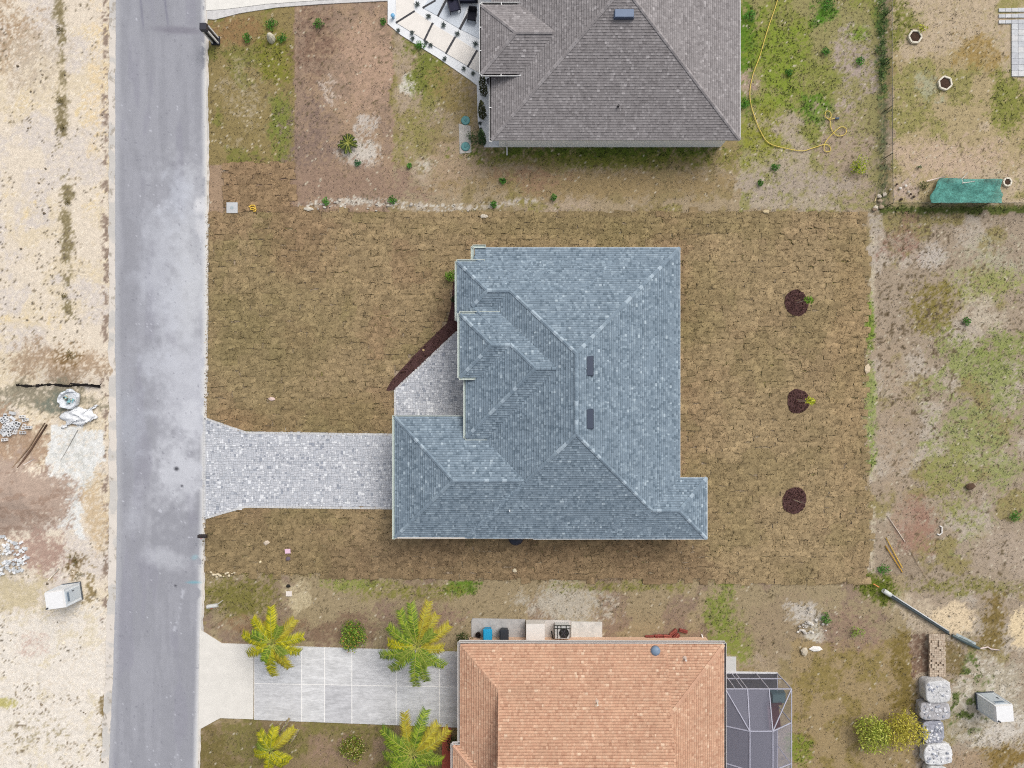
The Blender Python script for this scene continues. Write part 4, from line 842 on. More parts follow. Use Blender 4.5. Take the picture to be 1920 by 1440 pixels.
shrub('weed_clump', 'blue-green weed below the small sago palm', 671, 307, .32, .3, [(58, 106, 66), (76, 120, 80)], 150, .12, 'weed', 3)

def agave(px, py, lb, r=.3, parent=None):
    x, y, _ = P(px, py); t = thing('agave', lb, 'agave', (x, y, .06), random.uniform(0, 6), 'agaves in the white gravel'); m = MB()
    for k in range(11):
        a = k*.571; e = .35+.5*(k % 3)/2; d = Vector((math.cos(a)*math.cos(e), math.sin(a)*math.cos(e), math.sin(e))); s = Vector((-math.sin(a), math.cos(a), 0)); L = r*random.uniform(.8, 1.2); c = jit(C(88, 98, 96), .25)
        m.poly([d*.02-s*.02, d*.02+s*.02, d*L*.5+s*.04, d*L, d*L*.5-s*.04], c)
    m.build('leaf', M['leaf'], t, world=False); m2 = MB(); m2.lathe((0, 0, -.02), [(.05, 0), (.06, .05), (.02, .1)], 8, C(90, 96, 90)); m2.build('core', M['leaf'], t, world=False)
for i, (px, py) in enumerate(((783, 10), (804, 32), (832, 49), (858, 65), (892, 84))): agave(px, py, 'small grey agave, %s from the left between the beige and grey patio slabs' % ('first', 'second', 'third', 'fourth', 'fifth')[i])
for i, (px, py) in enumerate(((747, 59), (773, 63), (774, 74), (799, 81), (808, 86), (834, 112), (870, 130), (887, 139))): agave(px, py, 'small grey agave, %s from the left in the outer gravel border' % ('first', 'second', 'third', 'fourth', 'fifth', 'sixth', 'seventh', 'eighth')[i], .25)
for i, (px, py) in enumerate(((900, 232), (902, 243))): agave(px, py, '%s tiny agave beside the lowest cypress' % ('upper', 'lower')[i], .2)

# three mulch rings with staked saplings behind the house
for i, (px, py, lb, a, leafy) in enumerate(((1493, 568, 'topmost', .25, 1), (1496, 752, 'middle', .1, 1), (1489, 938, 'lowest', .35, 0))):
    poly = []
    for k in range(26):
        t = k*2*math.pi/26; r = (23.5, 22, 24)[i]*(1+.05*math.sin((2, 3, 2)[i]*t+i*1.7)+random.uniform(-.035, .035)); poly.append((px+r*math.cos(t)*.95, py+r*math.sin(t)*1.04))
    tag(chips('mulch_ring', poly, .075, 130), 'dark mulch ring behind the house, %s of three' % lb, 'mulch ring', 'mulch rings behind the house')
    x, y, _ = P(px, py); t = thing('sapling', 'thin staked sapling in the %s mulch ring%s' % (lb, '' if leafy else ', nearly bare'), 'sapling', (x, y, .07), 0, 'saplings in the mulch rings'); m = MB(); hh = 1.6
    m.tube([(0, 0, -.05), (.05, .01, hh*.5), (.1*math.cos(a)+.05, .1*math.sin(a), hh)], [.024, .018, .01], 6, C(206, 190, 176)); m.tube([(.0, .01, .5), (.2, .12, 1.1)], [.012, .006], 5, C(196, 180, 166)); m.build('trunk', M['bark'], t, world=False)
    m2 = MB(); m2.tube([(-.15, .12, -.05), (-.15, .12, .9)], .018, 6, C(190, 170, 140)); m2.build('stake', M['wood'], t, world=False)
    if leafy: m3 = MB(); crown(m3, [(.2, .05, 1.6, .36, .3, .28), (.45, .0, 1.4, .3, .26, .24)], 170, .15, [(110, 150, 40), (140, 172, 56), (84, 124, 34)] if i == 0 else [(160, 170, 40), (186, 190, 60)]); m3.build('crown', M['leaf'], t, world=False)

# ------------------------------------------------------------------ patio path of the upper house
gravel = tag(slab_poly('white_gravel_bed', [(728, -150), (727, 45), (752, 66), (781, 84), (820, 108), (881, 150), (894, 160), (896, 229), (908, 276), (940, 276), (940, -150)], -.1, .035, (238, 240, 242), M['concrete']), kind='structure')
pat = thing('patio_path', 'path of beige slabs with black joints in white gravel beside the taupe house', 'path', P(820, 70))
for q in ([(742, -60), (777, -60), (777, 20), (743, 42)], [(744, 44), (778, 22), (810, 44), (795, 75)], [(797, 77), (812, 46), (852, 70), (835, 99)], [(837, 101), (855, 71), (893, 95), (876, 124)], [(878, 126), (895, 97), (915, 108), (915, 145)]): slab_poly('slab', q, 0, .075, (240, 234, 226), M['concrete'], pat)
for q in ([(742, 42), (777, 20), (779, 23), (744, 45)], [(794, 76), (810, 43), (813.5, 44.5), (797.5, 77.5)], [(834.5, 100), (852, 69), (855.5, 71), (838, 102)], [(875.5, 125), (893, 94), (896.5, 96), (879, 127)]): slab_poly('joint_strip', q, 0, .082, (52, 52, 58), M['plastic'], pat)
ter = thing('terrace', 'grey-blue slab terrace under the dark chairs by the taupe house', 'terrace', P(860, 15))
for q in ([(793, 15), (812, -12), (838, -12), (820, 30)], [(822, 31), (840, -12), (885, -12), (861, 54)], [(863, 55), (887, 10), (920, 10), (920, 84)]): slab_poly('slab', q, 0, .07, (212, 219, 227), M['concrete'], ter)
for q in ([(792, 14), (816, 0), (818, 3), (794, 17)], [(819.5, 30), (838, -6), (842, -4), (823, 32)], [(860.5, 54), (883, 12), (887, 14), (864, 57)]): slab_poly('joint_strip', q, 0, .078, (44, 44, 50), M['plastic'], ter)
def chair(px, py, rz, lb, w=.72, l=.95, col=(58, 58, 74)):
    x, y, _ = P(px, py); t = thing('patio_chair', lb, 'chair', (x, y, .075), math.radians(rz), 'dark patio chairs'); m = MB(); m.box((0, 0, .38), (w, l*.72, .12), 0, C(*col), .96); m.build('seat', M['fabric'], t, world=False)
    m = MB(); m.hexa([(-w/2, l*.3, .36), (w/2, l*.3, .36), (w/2, l*.42, .36), (-w/2, l*.42, .36), (-w/2*.9, l*.46, .85), (w/2*.9, l*.46, .85), (w/2*.9, l*.56, .85), (-w/2*.9, l*.56, .85)], C(*[int(v*.85) for v in col])); m.build('backrest', M['fabric'], t, world=False)
    for sx in (-1, 1):
        m = MB(); m.beam((sx*w/2, -l*.36, .58), (sx*w/2, l*.38, .62), .06, .05, C(40, 40, 46)); m.build('armrest', M['plastic'], t, world=False)
        for sy in (-1, 1): m = MB(); m.beam((sx*w*.46, sy*l*.34, 0), (sx*w*.46, sy*l*.34, .56), .05, .05, C(40, 40, 46)); m.build('leg', M['plastic'], t, world=False)
chair(852, 16, 15, 'dark cushioned patio chair, left of the two on the terrace', .85, 1.2); c2 = 0
chair(886, 36, -8, 'black patio chair with a pale front edge, right of the two on the terrace', .66, .9, (40, 40, 48))
x, y, _ = P(872, -2); t = thing('patio_sofa', 'long dark sofa at the very top edge above the terrace', 'sofa', (x, y, .07)); m = MB(); m.box((0, 0, .3), (1.9, .9, .3), 0, C(48, 50, 64), .97); m.build('seat', M['fabric'], t, world=False); m = MB(); m.box((0, .42, .6), (1.9, .2, .6), 0, C(42, 44, 56)); m.build('backrest', M['fabric'], t, world=False)
for sx in (-1, 1): m = MB(); m.box((sx*.9, 0, .42), (.16, .9, .5), 0, C(40, 42, 52)); m.build('armrest', M['fabric'], t, world=False)
x, y, _ = P(738, 34); m = MB(); m.lathe((x, y, .05), [(.05, 0), (.10, .03), (.11, .3), (.16, .34), (.15, .38), (.04, .4)], 12, C(120, 180, 220)); tag(m.build('garden_lamp', M['plastic'], smooth=True), 'small pale blue garden lamp in the white gravel', 'lamp')
x, y, _ = P(917, 155); m = MB(); m.lathe((x, y, .03), [(.16, 0), (.2, .35), (.17, .35), (.15, .3)], 12, C(60, 60, 64)); tag(m.build('plant_pot', M['plastic']), 'small dark pot below the gutter corner of the taupe house', 'pot')
for py, lb in ((226, 'upper'), (275, 'lower')):
    x, y, _ = P(873, py); t = thing('septic_manhole', '%s of two round teal septic covers set in the soil' % lb, 'manhole', (x, y, 0), 0, 'teal septic lids'); m = MB(); m.lathe((0, 0, -.03), [(.33, 0), (.33, .09), (.29, .12), (.02, .125)], 24, C(84, 142, 142)); m.build('cover', M['plastic'], t, world=False); m = MB(); m.lathe((0, 0, .09), [(.1, 0), (.1, .035), (.02, .036)], 12, C(70, 126, 128)); m.build('knob', M['plastic'], t, world=False)
tag(slab_poly('gravel_patch', [(860, 232), (882, 236), (884, 286), (862, 288)], -.06, .0, (186, 182, 176), M['stained']), kind='structure')
# ------------------------------------------------------------------ mailboxes, covers, small things on the front lawns
x, y, _ = P(405, 77); t = thing('mailbox', 'black and white mailbox column at the corner of the white driveway', 'mailbox', (x, y, 0), math.radians(0)); m = MB(); m.box((0, 0, .06), (.62, .62, .14), 0, C(60, 60, 66)); m.build('base', M['concrete'], t, world=False)
m = MB(); m.box((0, 0, .95), (.34, .34, 1.7), 0, C(44, 44, 50)); m.build('column', M['paint'], t, world=False)
for sx, sy in ((1, 1), (-1, -1), (1, -1), (-1, 1)): m = MB(); m.box((sx*.2, sy*.2, .95), (.10, .10, 1.75), 0, C(236, 236, 236)); m.build('corner_post', M['paint'], t, world=False)
m = MB(); m.box((-.02, 0, 2.02), (.52, .5, .34), 0, C(58, 58, 66), .92); m.build('letter_box', M['paint'], t, world=False)
def mailbox(px, py, rz, lb, col, pcol, l=.62):
    x, y, _ = P(px, py); t = thing('mailbox', lb, 'mailbox', (x, y, 0), math.radians(rz)); m = MB(); m.tube([(.25, 0, -.1), (.25, 0, 1.0)], .045, 8, C(*pcol)); m.tube([(.3, 0, .7), (-.15, 0, 1.0)], .03, 6, C(*pcol)); m.build('post', M['wood'], t, world=False)
    m = MB(); n = 8; ring = [(.13*math.cos(a), .13*math.sin(a)) for a in [math.pi*k/n for k in range(n+1)]]; ring = [(-.13, -.16)]+[(u, v) for u, v in ring[::-1]]+[(.13, -.16)]
    A = [(-l/2, u, 1.2+v) for u, v in ring]; B = [(l/2, u, 1.2+v) for u, v in ring]
    for k in range(len(ring)): j = (k+1) % len(ring); m.poly([A[k], A[j], B[j], B[k]], C(*col))
    m.poly(A[::-1], C(*col)); m.poly(B, C(*col)); bx_ = m.build('letter_box', M['paint'], t, world=False)
    m = MB(); m.box((-l/2-.01, 0, 1.18), (.02, .22, .24), 0, C(*[int(v*.8) for v in col])); m.build('door', M['paint'], bx_, world=False); m = MB(); m.box((-.05, -.15, 1.3), (.16, .02, .06), 0, C(180, 40, 36)); m.build('flag', M['paint'], bx_, world=False)
mailbox(393, 999, 0, 'black mailbox on a post at the lower end of the paved drive', (48, 40, 40), (120, 110, 80)); mailbox(411, 1127, 8, 'pale grey mailbox beside the road below the new lawn', (208, 208, 204), (196, 192, 180), .75)
x, y, _ = P(509, 73); m = MB(); m.lathe((x, y, -.03), [(.34, 0), (.33, .2), (.24, .5), (.10, .72), (.02, .78)], 9, C(206, 200, 180), .9, 1.1); tag(m.build('boulder', M['stone']), 'pale pointed boulder among weed clumps near the white driveway', 'boulder')
x, y, _ = P(436, 390); t = thing('utility_cover', 'square pale concrete utility cover at the upper left corner of the lawn', 'utility cover', (x, y, 0)); m = MB(); m.box((0, 0, .04), (.84, .82, .14), 0, C(200, 202, 204), .97); m.build('slab', M['concrete'], t, world=False); m = MB(); m.lathe((0, 0, .1), [(.13, 0), (.12, .03), (.02, .035)], 14, C(176, 186, 190)); m.build('knockout', M['concrete'], t, world=False)
m = MB(); m.tube([P(467+dx, 388+dy, .08+.05*k % .1) for k, (dx, dy) in enumerate(((0, 0), (4, -3), (10, -3), (12, 1), (9, 5), (3, 5), (2, 2), (7, 1), (13, 4), (12, 8), (8, 8)))], .05, 6, C(232, 192, 76)); tag(m.build('hose_coil', M['plastic'], smooth=True), 'small yellow coil of hose beside the concrete cover', 'hose')
def bit(px, py, d, col, lb, name='stone', cat='stone', z=.06, mat='stone', rz=0, flat=False, group=None):
    m = MB(); x, y, _ = P(px, py)
    if flat: m.box((x, y, z), d, rz, C(*col), .97)
    else: m.rock((x, y, z+d[2]*.25), d, C(*col))
    return tag(m.build(name, M[mat]), lb, cat, group)
bit(501, 1017, (.5, .4, .2), (212, 196, 176), 'pale flat stone on the lawn above the road corner'); bit(510, 748, (.6, .32, .16), (226, 200, 190), 'pale pinkish slab of stone on the front lawn'); bit(540, 1033, (.42, .34, .04), (232, 196, 214), 'pink square utility box cover on the lower front lawn', 'utility_box', 'utility box', .08, 'plastic', .05, True)
bit(541, 1047, (.4, .34, .18), (110, 98, 110), 'dark stone just below the pink utility cover'); bit(489, 1053, (.24, .2, .16), (232, 216, 180), 'small cream stone near the road on the lower lawn'); bit(541, 1098, (.36, .3, .2), (50, 48, 44), 'black lump above the white utility box cover', 'lump'); bit(542, 1113, (.44, .38, .06), (236, 226, 218), 'white square utility box cover on pale gravel', 'utility_box', 'utility box', .03, 'plastic', 0, True)
bit(908, 406, (.6, .3, .12), (206, 196, 180), 'flat pale stone at the top edge of the lawn'); bit(965, 1069, (.36, .34, .18), (220, 208, 180), 'cream stone below the dark tank at the lawn edge'); bit(1625, 692, (.5, .7, .16), (216, 198, 170), 'pale stone at the right edge of the lawn'); bit(1436, 397, (.55, .3, .15), (206, 188, 150), 'tan stone at the lawn edge below the hose'); bit(794, 657, (.24, .22, .1), (190, 164, 120), 'tan clod on the mulch bed'); bit(580, 392, (.9, .3, .16), (214, 206, 190), 'long pale stone at the corner of the sod patch')
bit(1507, 1220, (.6, .7, .25), (206, 194, 172), 'pale rock right of the pool cage'); bit(1530, 1217, (1.0, .45, .2), (236, 232, 226), 'white flat rock right of the pool cage', z=.0); bit(1817, 912, (.7, .6, .3), (96, 76, 62), 'dark dug hole edge in the field', 'dirt_clod', 'dirt')
for i in range(34):
    px, py = random.gauss(1520, 16), random.gauss(1172, 14); s = random.uniform(.12, .34); bit(px, py, (s, s*.8, s*.6), random.choice([(226, 220, 210), (206, 200, 190), (190, 184, 176)]), 'white rubble stone on bare soil right of the orange roof', group='white rubble stones')
for i in range(26):
    px, py = random.uniform(400, 900), 386+random.gauss(0, 5); px = px if px > 560 else px+170
    s = random.uniform(.1, .3); bit(px, py-(px-560)*.0, (s, s*.7, s*.5), random.choice([(206, 198, 184), (190, 182, 172), (222, 216, 202)]), 'small pale stone in the row along the top edge of the lawn', z=.0, group='edge stones')
for i in range(16):
    s = random.uniform(.12, .3); bit(395+random.uniform(0, 48), 1077+random.gauss(0, 2.5), (s, s*.7, s*.5), (220, 206, 176), 'cream stone in the row below the black mailbox', z=.02, group='cream edge stones')

# round dark tank at the south wall
x, y, _ = P(967, 1002); t = thing('tank', 'dark round tank half hidden by the lower eave of the blue-grey roof', 'tank', (x, y, 0)); m = MB(); m.lathe((0, .0, 0), [(.56, 0), (.56, 1.2), (.5, 1.36), (.3, 1.46), (.03, 1.5)], 28, C(38, 44, 60)); m.build('shell', M['plastic'], t, world=False, smooth=True); m = MB(); m.lathe((0, 0, 1.44), [(.16, 0), (.16, .1), (.02, .11)], 16, C(30, 34, 46)); m.build('lid', M['plastic'], t, world=False)

# ------------------------------------------------------------------ service side of the peach house
pad = tag(slab_poly('service_pad', [(886, 1159), (985, 1161), (985, 1200), (884, 1198), (884, 1163)], -.1, .05, (182, 180, 178), M['stained']), kind='structure')
tag(slab_poly('service_pad', [(1020.5, 1162), (1070, 1163), (1070, 1200), (1020.5, 1200)], -.1, .052, (206, 200, 194), M['concrete']), kind='structure')
tag(slab_poly('service_pad', [(1071, 1165), (1129, 1166), (1129, 1202), (1071, 1202)], -.1, .06, (214, 212, 206), M['stained']), kind='structure')
tag(slab_poly('service_pad', [(1348, 1231), (1380, 1231), (1380, 1262), (1348, 1262)], -.1, .05, (206, 206, 204), M['concrete']), kind='structure')
def bin_(px, py, lb, col, dark):
    x, y, _ = P(px, py); t = thing('wheelie_bin', lb, 'bin', (x, y, .055), 0, 'wheeled bins beside the peach house'); m = MB()
    m.hexa([(-.24, -.3, .08), (.24, -.3, .08), (.24, .26, .08), (-.24, .26, .08), (-.31, -.4, 1.0), (.31, -.4, 1.0), (.31, .36, 1.0), (-.31, .36, 1.0)], C(*col)); m.build('body', M['plastic'], t, world=False)
    m = MB(); m.hexa([(-.34, -.44, 1.0), (.34, -.44, 1.0), (.34, .42, 1.0), (-.34, .42, 1.0), (-.26, -.38, 1.12), (.26, -.38, 1.12), (.24, .36, 1.08), (-.24, .36, 1.08)], C(*col)); m.build('lid', M['plastic'], t, world=False); m = MB(); m.beam((-.3, -.48, .98), (.3, -.48, .98), .05, .05, C(*dark)); m.build('handle', M['plastic'], t, world=False)
    for sx in (-1, 1): m = MB(); m.tube([(sx*.27, -.3, .1), (sx*.33, -.3, .1)], .11, 12, C(30, 30, 32)); m.build('wheel', M['plastic'], t, world=False)
bin_(915, 1181, 'bright blue wheelie bin beside the peach wall', (30, 156, 204), (20, 110, 150)); bin_(945.5, 1182, 'black wheelie bin beside the peach wall', (48, 52, 60), (30, 32, 36))
x, y, _ = P(897, 1187); m = MB(); m.lathe((x, y, .055), [(.14, 0), (.19, .34), (.21, .36), (.18, .36), (.14, .1), (.02, .1)], 14, C(40, 32, 32)); tag(m.build('plant_pot', M['plastic']), 'small dark empty pot left of the blue bin', 'pot')
x, y, _ = P(1003, 1178); t = thing('equipment_cabinet', 'white square cabinet with flat top between bins and fan unit', 'cabinet', (x, y, 0)); m = MB(); m.box((0, 0, .5), (1.32, 1.3, 1.0), 0, C(226, 222, 216)); m.build('body', M['paint'], t, world=False); m = MB(); m.box((0, 0, 1.03), (1.38, 1.36, .06), 0, C(234, 230, 224), .98); m.build('top', M['paint'], t, world=False)
x, y, _ = P(1053, 1178); t = thing('air_conditioner', 'air conditioner with black round fan and dark rails beside the peach wall', 'air conditioner', (x, y, .055)); m = MB(); m.box((0, 0, .4), (1.05, .95, .78), 0, C(206, 206, 204)); m.build('casing', M['paint'], t, world=False)
m = MB(); m.lathe((.12, -.05, .79), [(.36, 0), (.36, .05), (.3, .05), (.3, .01), (.02, .012)], 24, C(38, 38, 40)); fan = m.build('fan_ring', M['plastic'], t, world=False)
for k in range(5): m = MB(); a = k*1.2566; m.beam((.12+.05*math.cos(a), -.05+.05*math.sin(a), .82), (.12+.29*math.cos(a), -.05+.29*math.sin(a), .82), .09, .015, C(70, 70, 74)); m.build('blade', M['plastic'], fan, world=False)
for xx in (-.62, -.35, -.1, .3, .56): m = MB(); m.beam((xx, -.42, .86), (xx, .55, .86), .045, .03, C(44, 50, 46)); m.build('rail', M['paint'], t, world=False)
for yy in (.3, .52): m = MB(); m.beam((-.64, yy, .84), (.6, yy, .84), .045, .03, C(44, 50, 46)); m.build('rail', M['paint'], t, world=False)
m = MB(); m.tube([P(1034, 1183, .5), P(1036, 1194, .4), P(1040, 1206, .1)], .045, 6, C(40, 40, 40)); m.build('pipe', M['plastic'], t)
x, y, _ = P(891, 1200); m = MB()
for dx in (-.2, .05, .22): m.beam((x+dx+.06, y+.3, 1.1), (x+dx, y-.3, 1.1), .04, .04, C(232, 226, 220))
for dy in (-.2, 0, .2): m.beam((x-.2, y+dy, 1.12), (x+.28, y+dy, 1.12), .03, .03, C(232, 226, 220))
m.beam((x, y, 0), (x, y, 1.1), .05, .05, C(226, 220, 214)); tag(m.build('trellis', M['paint']), 'small white trellis at the upper left corner of the peach house', 'trellis')
k = 0
for px, py, rz, nrow in ((1217, 1197, 0, 4), (1234.5, 1196, 2, 4), (1251, 1196, -3, 4), (1266.5, 1193, 52, 3), (1262, 1185, 40, 2), (1280, 1182, -15, 2)):
    x, y, _ = P(px, py); lb = ['leftmost stack of red clay tiles by the peach wall', 'second stack of red clay tiles from the left', 'third stack of red clay tiles from the left', 'slanting stack of red clay tiles right of three straight ones', 'small slanting heap of red tiles behind the stacks', 'last few red tiles right of the stacks'][k]; k += 1
    t = thing('tile_stack', lb, 'tile stack', (x, y, 0), math.radians(rz), 'stacked red roof tiles'); m0 = None
    for j in range(nrow):
        for lv in range(2):
            m = MB(); n = 6; w, l = .125, .62; sh = jit(C(*random.choice([(150, 80, 72), (168, 96, 84), (134, 70, 64)])), .1)
            r1 = [(-l/2, w*.5*math.cos(math.pi*q/n)*1.0, w*.55*math.sin(math.pi*q/n)) for q in range(n+1)]; r2 = [(l/2, b*1.05, c*1.05) for a_, b, c in r1]
            for q in range(n): m.poly([r1[q], r2[q], r2[q+1], r1[q+1]], sh); m.poly([(r1[q][0], r1[q][1]*.8, r1[q][2]*.8-.012), (r1[q+1][0], r1[q+1][1]*.8, r1[q+1][2]*.8-.012), (r2[q+1][0], r2[q+1][1]*.8, r2[q+1][2]*.8-.012), (r2[q][0], r2[q][1]*.8, r2[q][2]*.8-.012)], sh)
            for E in (r1, r2):
                for q in range(n): m.poly([E[q], E[q+1], (E[q+1][0], E[q+1][1]*.8, E[q+1][2]*.8-.012), (E[q][0], E[q][1]*.8, E[q][2]*.8-.012)], sh)
            o = m.build('tile', M['stone'], t, world=False); o.location = (random.uniform(-.03, .03), (j-(nrow-1)/2)*.135+random.uniform(-.01, .01), .03+lv*.10+.02*j % .03)
tag(slab_poly('brick_edging', [(829, 1363), (846, 1364), (845, 1500), (828, 1500)], -.05, .06, (176, 92, 76), M['paver']), kind='structure')
m = MB(); a = Vector(P(1318, 1198, .1)); m.tube([(a.x, a.y, 2.6), (a.x, a.y, .2)], .05, 8, C(236, 230, 224)); m.tube([(a.x, a.y, .2), (a.x-.1, a.y+.35, .08)], .05, 8, C(236, 230, 224)); m.build('downspout', M['paint'], house3)

# ------------------------------------------------------------------ screened pool cage
cage = thing('pool_cage', 'aluminium pool cage with grey insect screens beside the orange roof', 'pool cage', P(1410, 1380)); ZT, ZR = 2.7, 3.35
Wl = P(1360, 1291, ZT)[0]; Er = P(1484, 1292, ZT)[0]; Nn = P(1420, 1291.5, ZT)[1]; Ss = P(1420, 1620, ZT)[1]; i0 = P(1406, 1371, ZR)[0]; i1 = P(1449, 1371, ZR)[0]; yr = P(1420, 1371, ZR)[1]; FR = C(180, 180, 194)
def fr(a, b, w=.065): m = MB(); m.beam(a, b, w, w, FR); m.build('frame_bar', M['paint'], cage)
def scr(q, mat='screen'):
    m = MB(); m.poly(q, C(150, 150, 168)); m.build('screen_panel', M[mat], cage)
for a, b in (((Wl, Nn, ZT), (Er, Nn, ZT)), ((Er, Nn, ZT), (Er, Ss, ZT)), ((Wl, Nn, ZT), (Wl, Ss, ZT)), ((Er, Nn, 0), (Er, Nn, ZT)), ((Wl, Nn, 0), (Wl, Nn, ZT)), ((Wl, Nn, .05), (Er, Nn, .05)), ((Wl, Nn, 1.0), (Er, Nn, 1.0)), ((Er, Nn, .05), (Er, Ss, .05)), ((i0, yr, ZR), (i0, Ss, ZR)), ((i1, yr, ZR), (i1, Ss, ZR)), ((i0, yr, ZR), (i1, yr, ZR)), ((Wl, Nn, ZT), (i0, yr, ZR)), ((Er, Nn, ZT), (i1, yr, ZR)), ((Wl, yr+.05, ZT), (i0, yr, ZR)), ((Er, yr+.3, ZT), (i1, yr, ZR))): fr(a, b)
xm0 = Wl+(Er-Wl)*.335; xm1 = Wl+(Er-Wl)*.66
fr((xm0, Nn, ZT), (i0, yr, ZR)); fr((xm1, Nn, ZT), (i1, yr, ZR))
for xx in (Wl+.7, xm0-.3, xm0, xm1): fr((xx, Nn, 0), (xx, Nn, ZT), .06)
y2 = P(1420, 1434, ZT)[1]
for yy in (y2, y2-4): fr((Wl, yy+.12, ZT), (i0, yy-.05, ZR), .06); fr((Er, yy+.1, ZT), (i1, yy-.05, ZR), .06); fr((Er, yy, 0), (Er, yy, ZT), .06)
fr((Er, yr+.3, 0), (Er, yr+.3, ZT), .06)
e = .02
scr([(Wl, Nn, ZT-e), (i0, yr, ZR-e), (Wl, yr, ZT-e)]); scr([(Wl, Nn, ZT-e), (xm0, Nn, ZT-e), (i0, yr, ZR-e)]); scr([(xm0, Nn, ZT-e), (xm1, Nn, ZT-e), (i1, yr, ZR-e), (i0, yr, ZR-e)]); scr([(xm1, Nn, ZT-e), (Er, Nn, ZT-e), (i1, yr, ZR-e)], 'screen_dark'); scr([(Er, Nn, ZT-e), (Er, yr+.3, ZT-e), (i1, yr, ZR-e)], 'screen_dark')
scr([(Wl, yr, ZT-e), (i0, yr, ZR-e), (i0, Ss, ZR-e), (Wl, Ss, ZT-e)]); scr([(i0, yr, ZR-e), (i1, yr, ZR-e), (i1, Ss, ZR-e), (i0, Ss, ZR-e)]); scr([(Er, yr+.3, ZT-e), (Er, Ss, ZT-e), (i1, Ss, ZR-e), (i1, yr, ZR-e)])
for a, b in zip((Wl, Wl+.7, xm0, xm1), (Wl+.7, xm0, xm1, Er)): scr([(a, Nn, .05), (b, Nn, .05), (b, Nn, ZT), (a, Nn, ZT)], 'screen_dark')
scr([(Er, Nn, .05), (Er, Ss, .05), (Er, Ss, ZT), (Er, Nn, ZT)], 'screen_dark')
m = MB(); m.box(((Wl+Er)/2-.3, (Nn+Ss)/2-.02, -.02), (Er-Wl+.55, Nn-Ss-.04, .14), 0, C(92, 90, 96)); m.build('floor', M['concrete'], cage)
tag(slab_poly('pool_deck_curb', [(1350, 1258.5), (1457, 1260), (1457, 1262.5), (1350, 1261.5)], -.1, .1, (220, 220, 222), M['concrete']), kind='structure')
x, y, _ = P(1448, 1340); m = MB(); m.box((x, y, .2), (.9, 2.0, .3), .1, C(96, 62, 66), .95); m.box((x, y+1.1, .45), (.9, .12, .6), .1, C(84, 56, 60)); tag(m.build('sun_lounger', M['fabric']), 'dark red lounger seen through the pool cage screen', 'lounger')
x, y, _ = P(1455, 1303); m = MB(); m.box((x, y, .3), (1.1, .8, .5), 0, C(64, 90, 96), .92); m.box((x, y, .58), (.9, .6, .06), 0, C(84, 108, 112)); tag(m.build('storage_box', M['plastic']), 'dark teal storage box inside the pool cage corner', 'box')
# ------------------------------------------------------------------ fence, net and things in the yards at the right
fence = thing('mesh_fence', 'dark wire mesh fence with slim posts around the upper right yard', 'fence', P(1656, 390)); FH = 1.3
FP = [(1655, -60), (1655, 35), (1655, 123), (1655.5, 211), (1656, 298), (1657, 389), (1745, 389), (1833, 389), (1921, 389), (2010, 389)]
for px, py in FP:
    x, y, _ = P(px, py); m = MB(); m.tube([(x, y, -.1), (x, y, FH+.04)], .03, 8, C(56, 60, 50)); m.build('post', M['paint'], fence)
for a, b in zip(FP[:-1], FP[1:]):
    A, Bv = Vector(P(*a)), Vector(P(*b)); up = Vector((0, 0, FH)); m = MB(); m.poly([A+Vector((0, 0, .03)), Bv+Vector((0, 0, .03)), Bv+up, A+up], C(90, 96, 80)); m.build('mesh_panel', M['mesh'], fence)
    m = MB(); m.tube([A+up, Bv+up], .022, 6, C(52, 56, 48)); m.build('top_rail', M['paint'], fence)
for i in range(3):
    m = MB(); lobes = [(P(1652+random.uniform(-5, 5), 10+i*55+k*16)[0], P(0, 10+i*55+k*16)[1], .2, random.uniform(.2, .45), random.uniform(.2, .4), .25) for k in range(4)]; crown(m, lobes, 260, .13, [(74, 104, 52), (92, 122, 60), (58, 86, 44)]); tag(m.build('hedge_climber', M['leaf']), 'green climber on the mesh fence, %s stretch' % ('topmost', 'second', 'third')[i], 'climber', 'climbers on the fence')
nx_, ny_ = 40, 18; V_, F_ = [], []
cor = [P(1762, 334, .25), P(1879, 336, .25), P(1882, 381, 1.28), P(1744, 381, 1.28)]
for j in range(ny_+1):
    for i in range(nx_+1):
        u, v = i/nx_, j/ny_; a = Vector(cor[0]).lerp(Vector(cor[1]), u); b = Vector(cor[3]).lerp(Vector(cor[2]), u); p = a.lerp(b, v); p.z += .14*math.sin(u*23+v*7)*math.sin(v*3.1)+.08*math.sin(u*9-v*11)+random.uniform(-.03, .03)-.25*math.sin(v*math.pi); p.x += random.uniform(-.02, .02); V_.append(tuple(p))
for j in range(ny_):
    for i in range(nx_): q = j*(nx_+1)+i; F_.append((q, q+1, q+nx_+2, q+nx_+1))
m = MB(); m.v = V_; m.f = F_; m.c = [C(62, 150, 138)]*len(F_); o = m.build('shade_net', M['net'], smooth=True); tag(o, 'teal shade net stretched from the fence over a garden bed', 'net')
sol = o.modifiers.new('thickness', 'SOLIDIFY'); sol.thickness = .01
def stick(pts, r, col, name, lb, cat, mat='wood', z=None, group=None):
    m = MB(); m.tube(pts, r, 6, C(*col)); return tag(m.build(name, M[mat], smooth=True), lb, cat, group)
stick([P(1737, 340, .12), P(1772, 331, .35)], .05, (232, 214, 200), 'pole', 'pinkish pole at the upper left corner of the teal net', 'pole'); stick([P(1806, 343, .32), P(1803, 336, .33), P(1814, 324, .2)], .03, (226, 222, 212), 'pole', 'bent pale rod lying on the teal net', 'rod'); stick([P(1804, 343.5, .34), P(1828, 340, .3)], .03, (226, 222, 212), 'pole', 'straight pale rod lying on the teal net', 'rod')
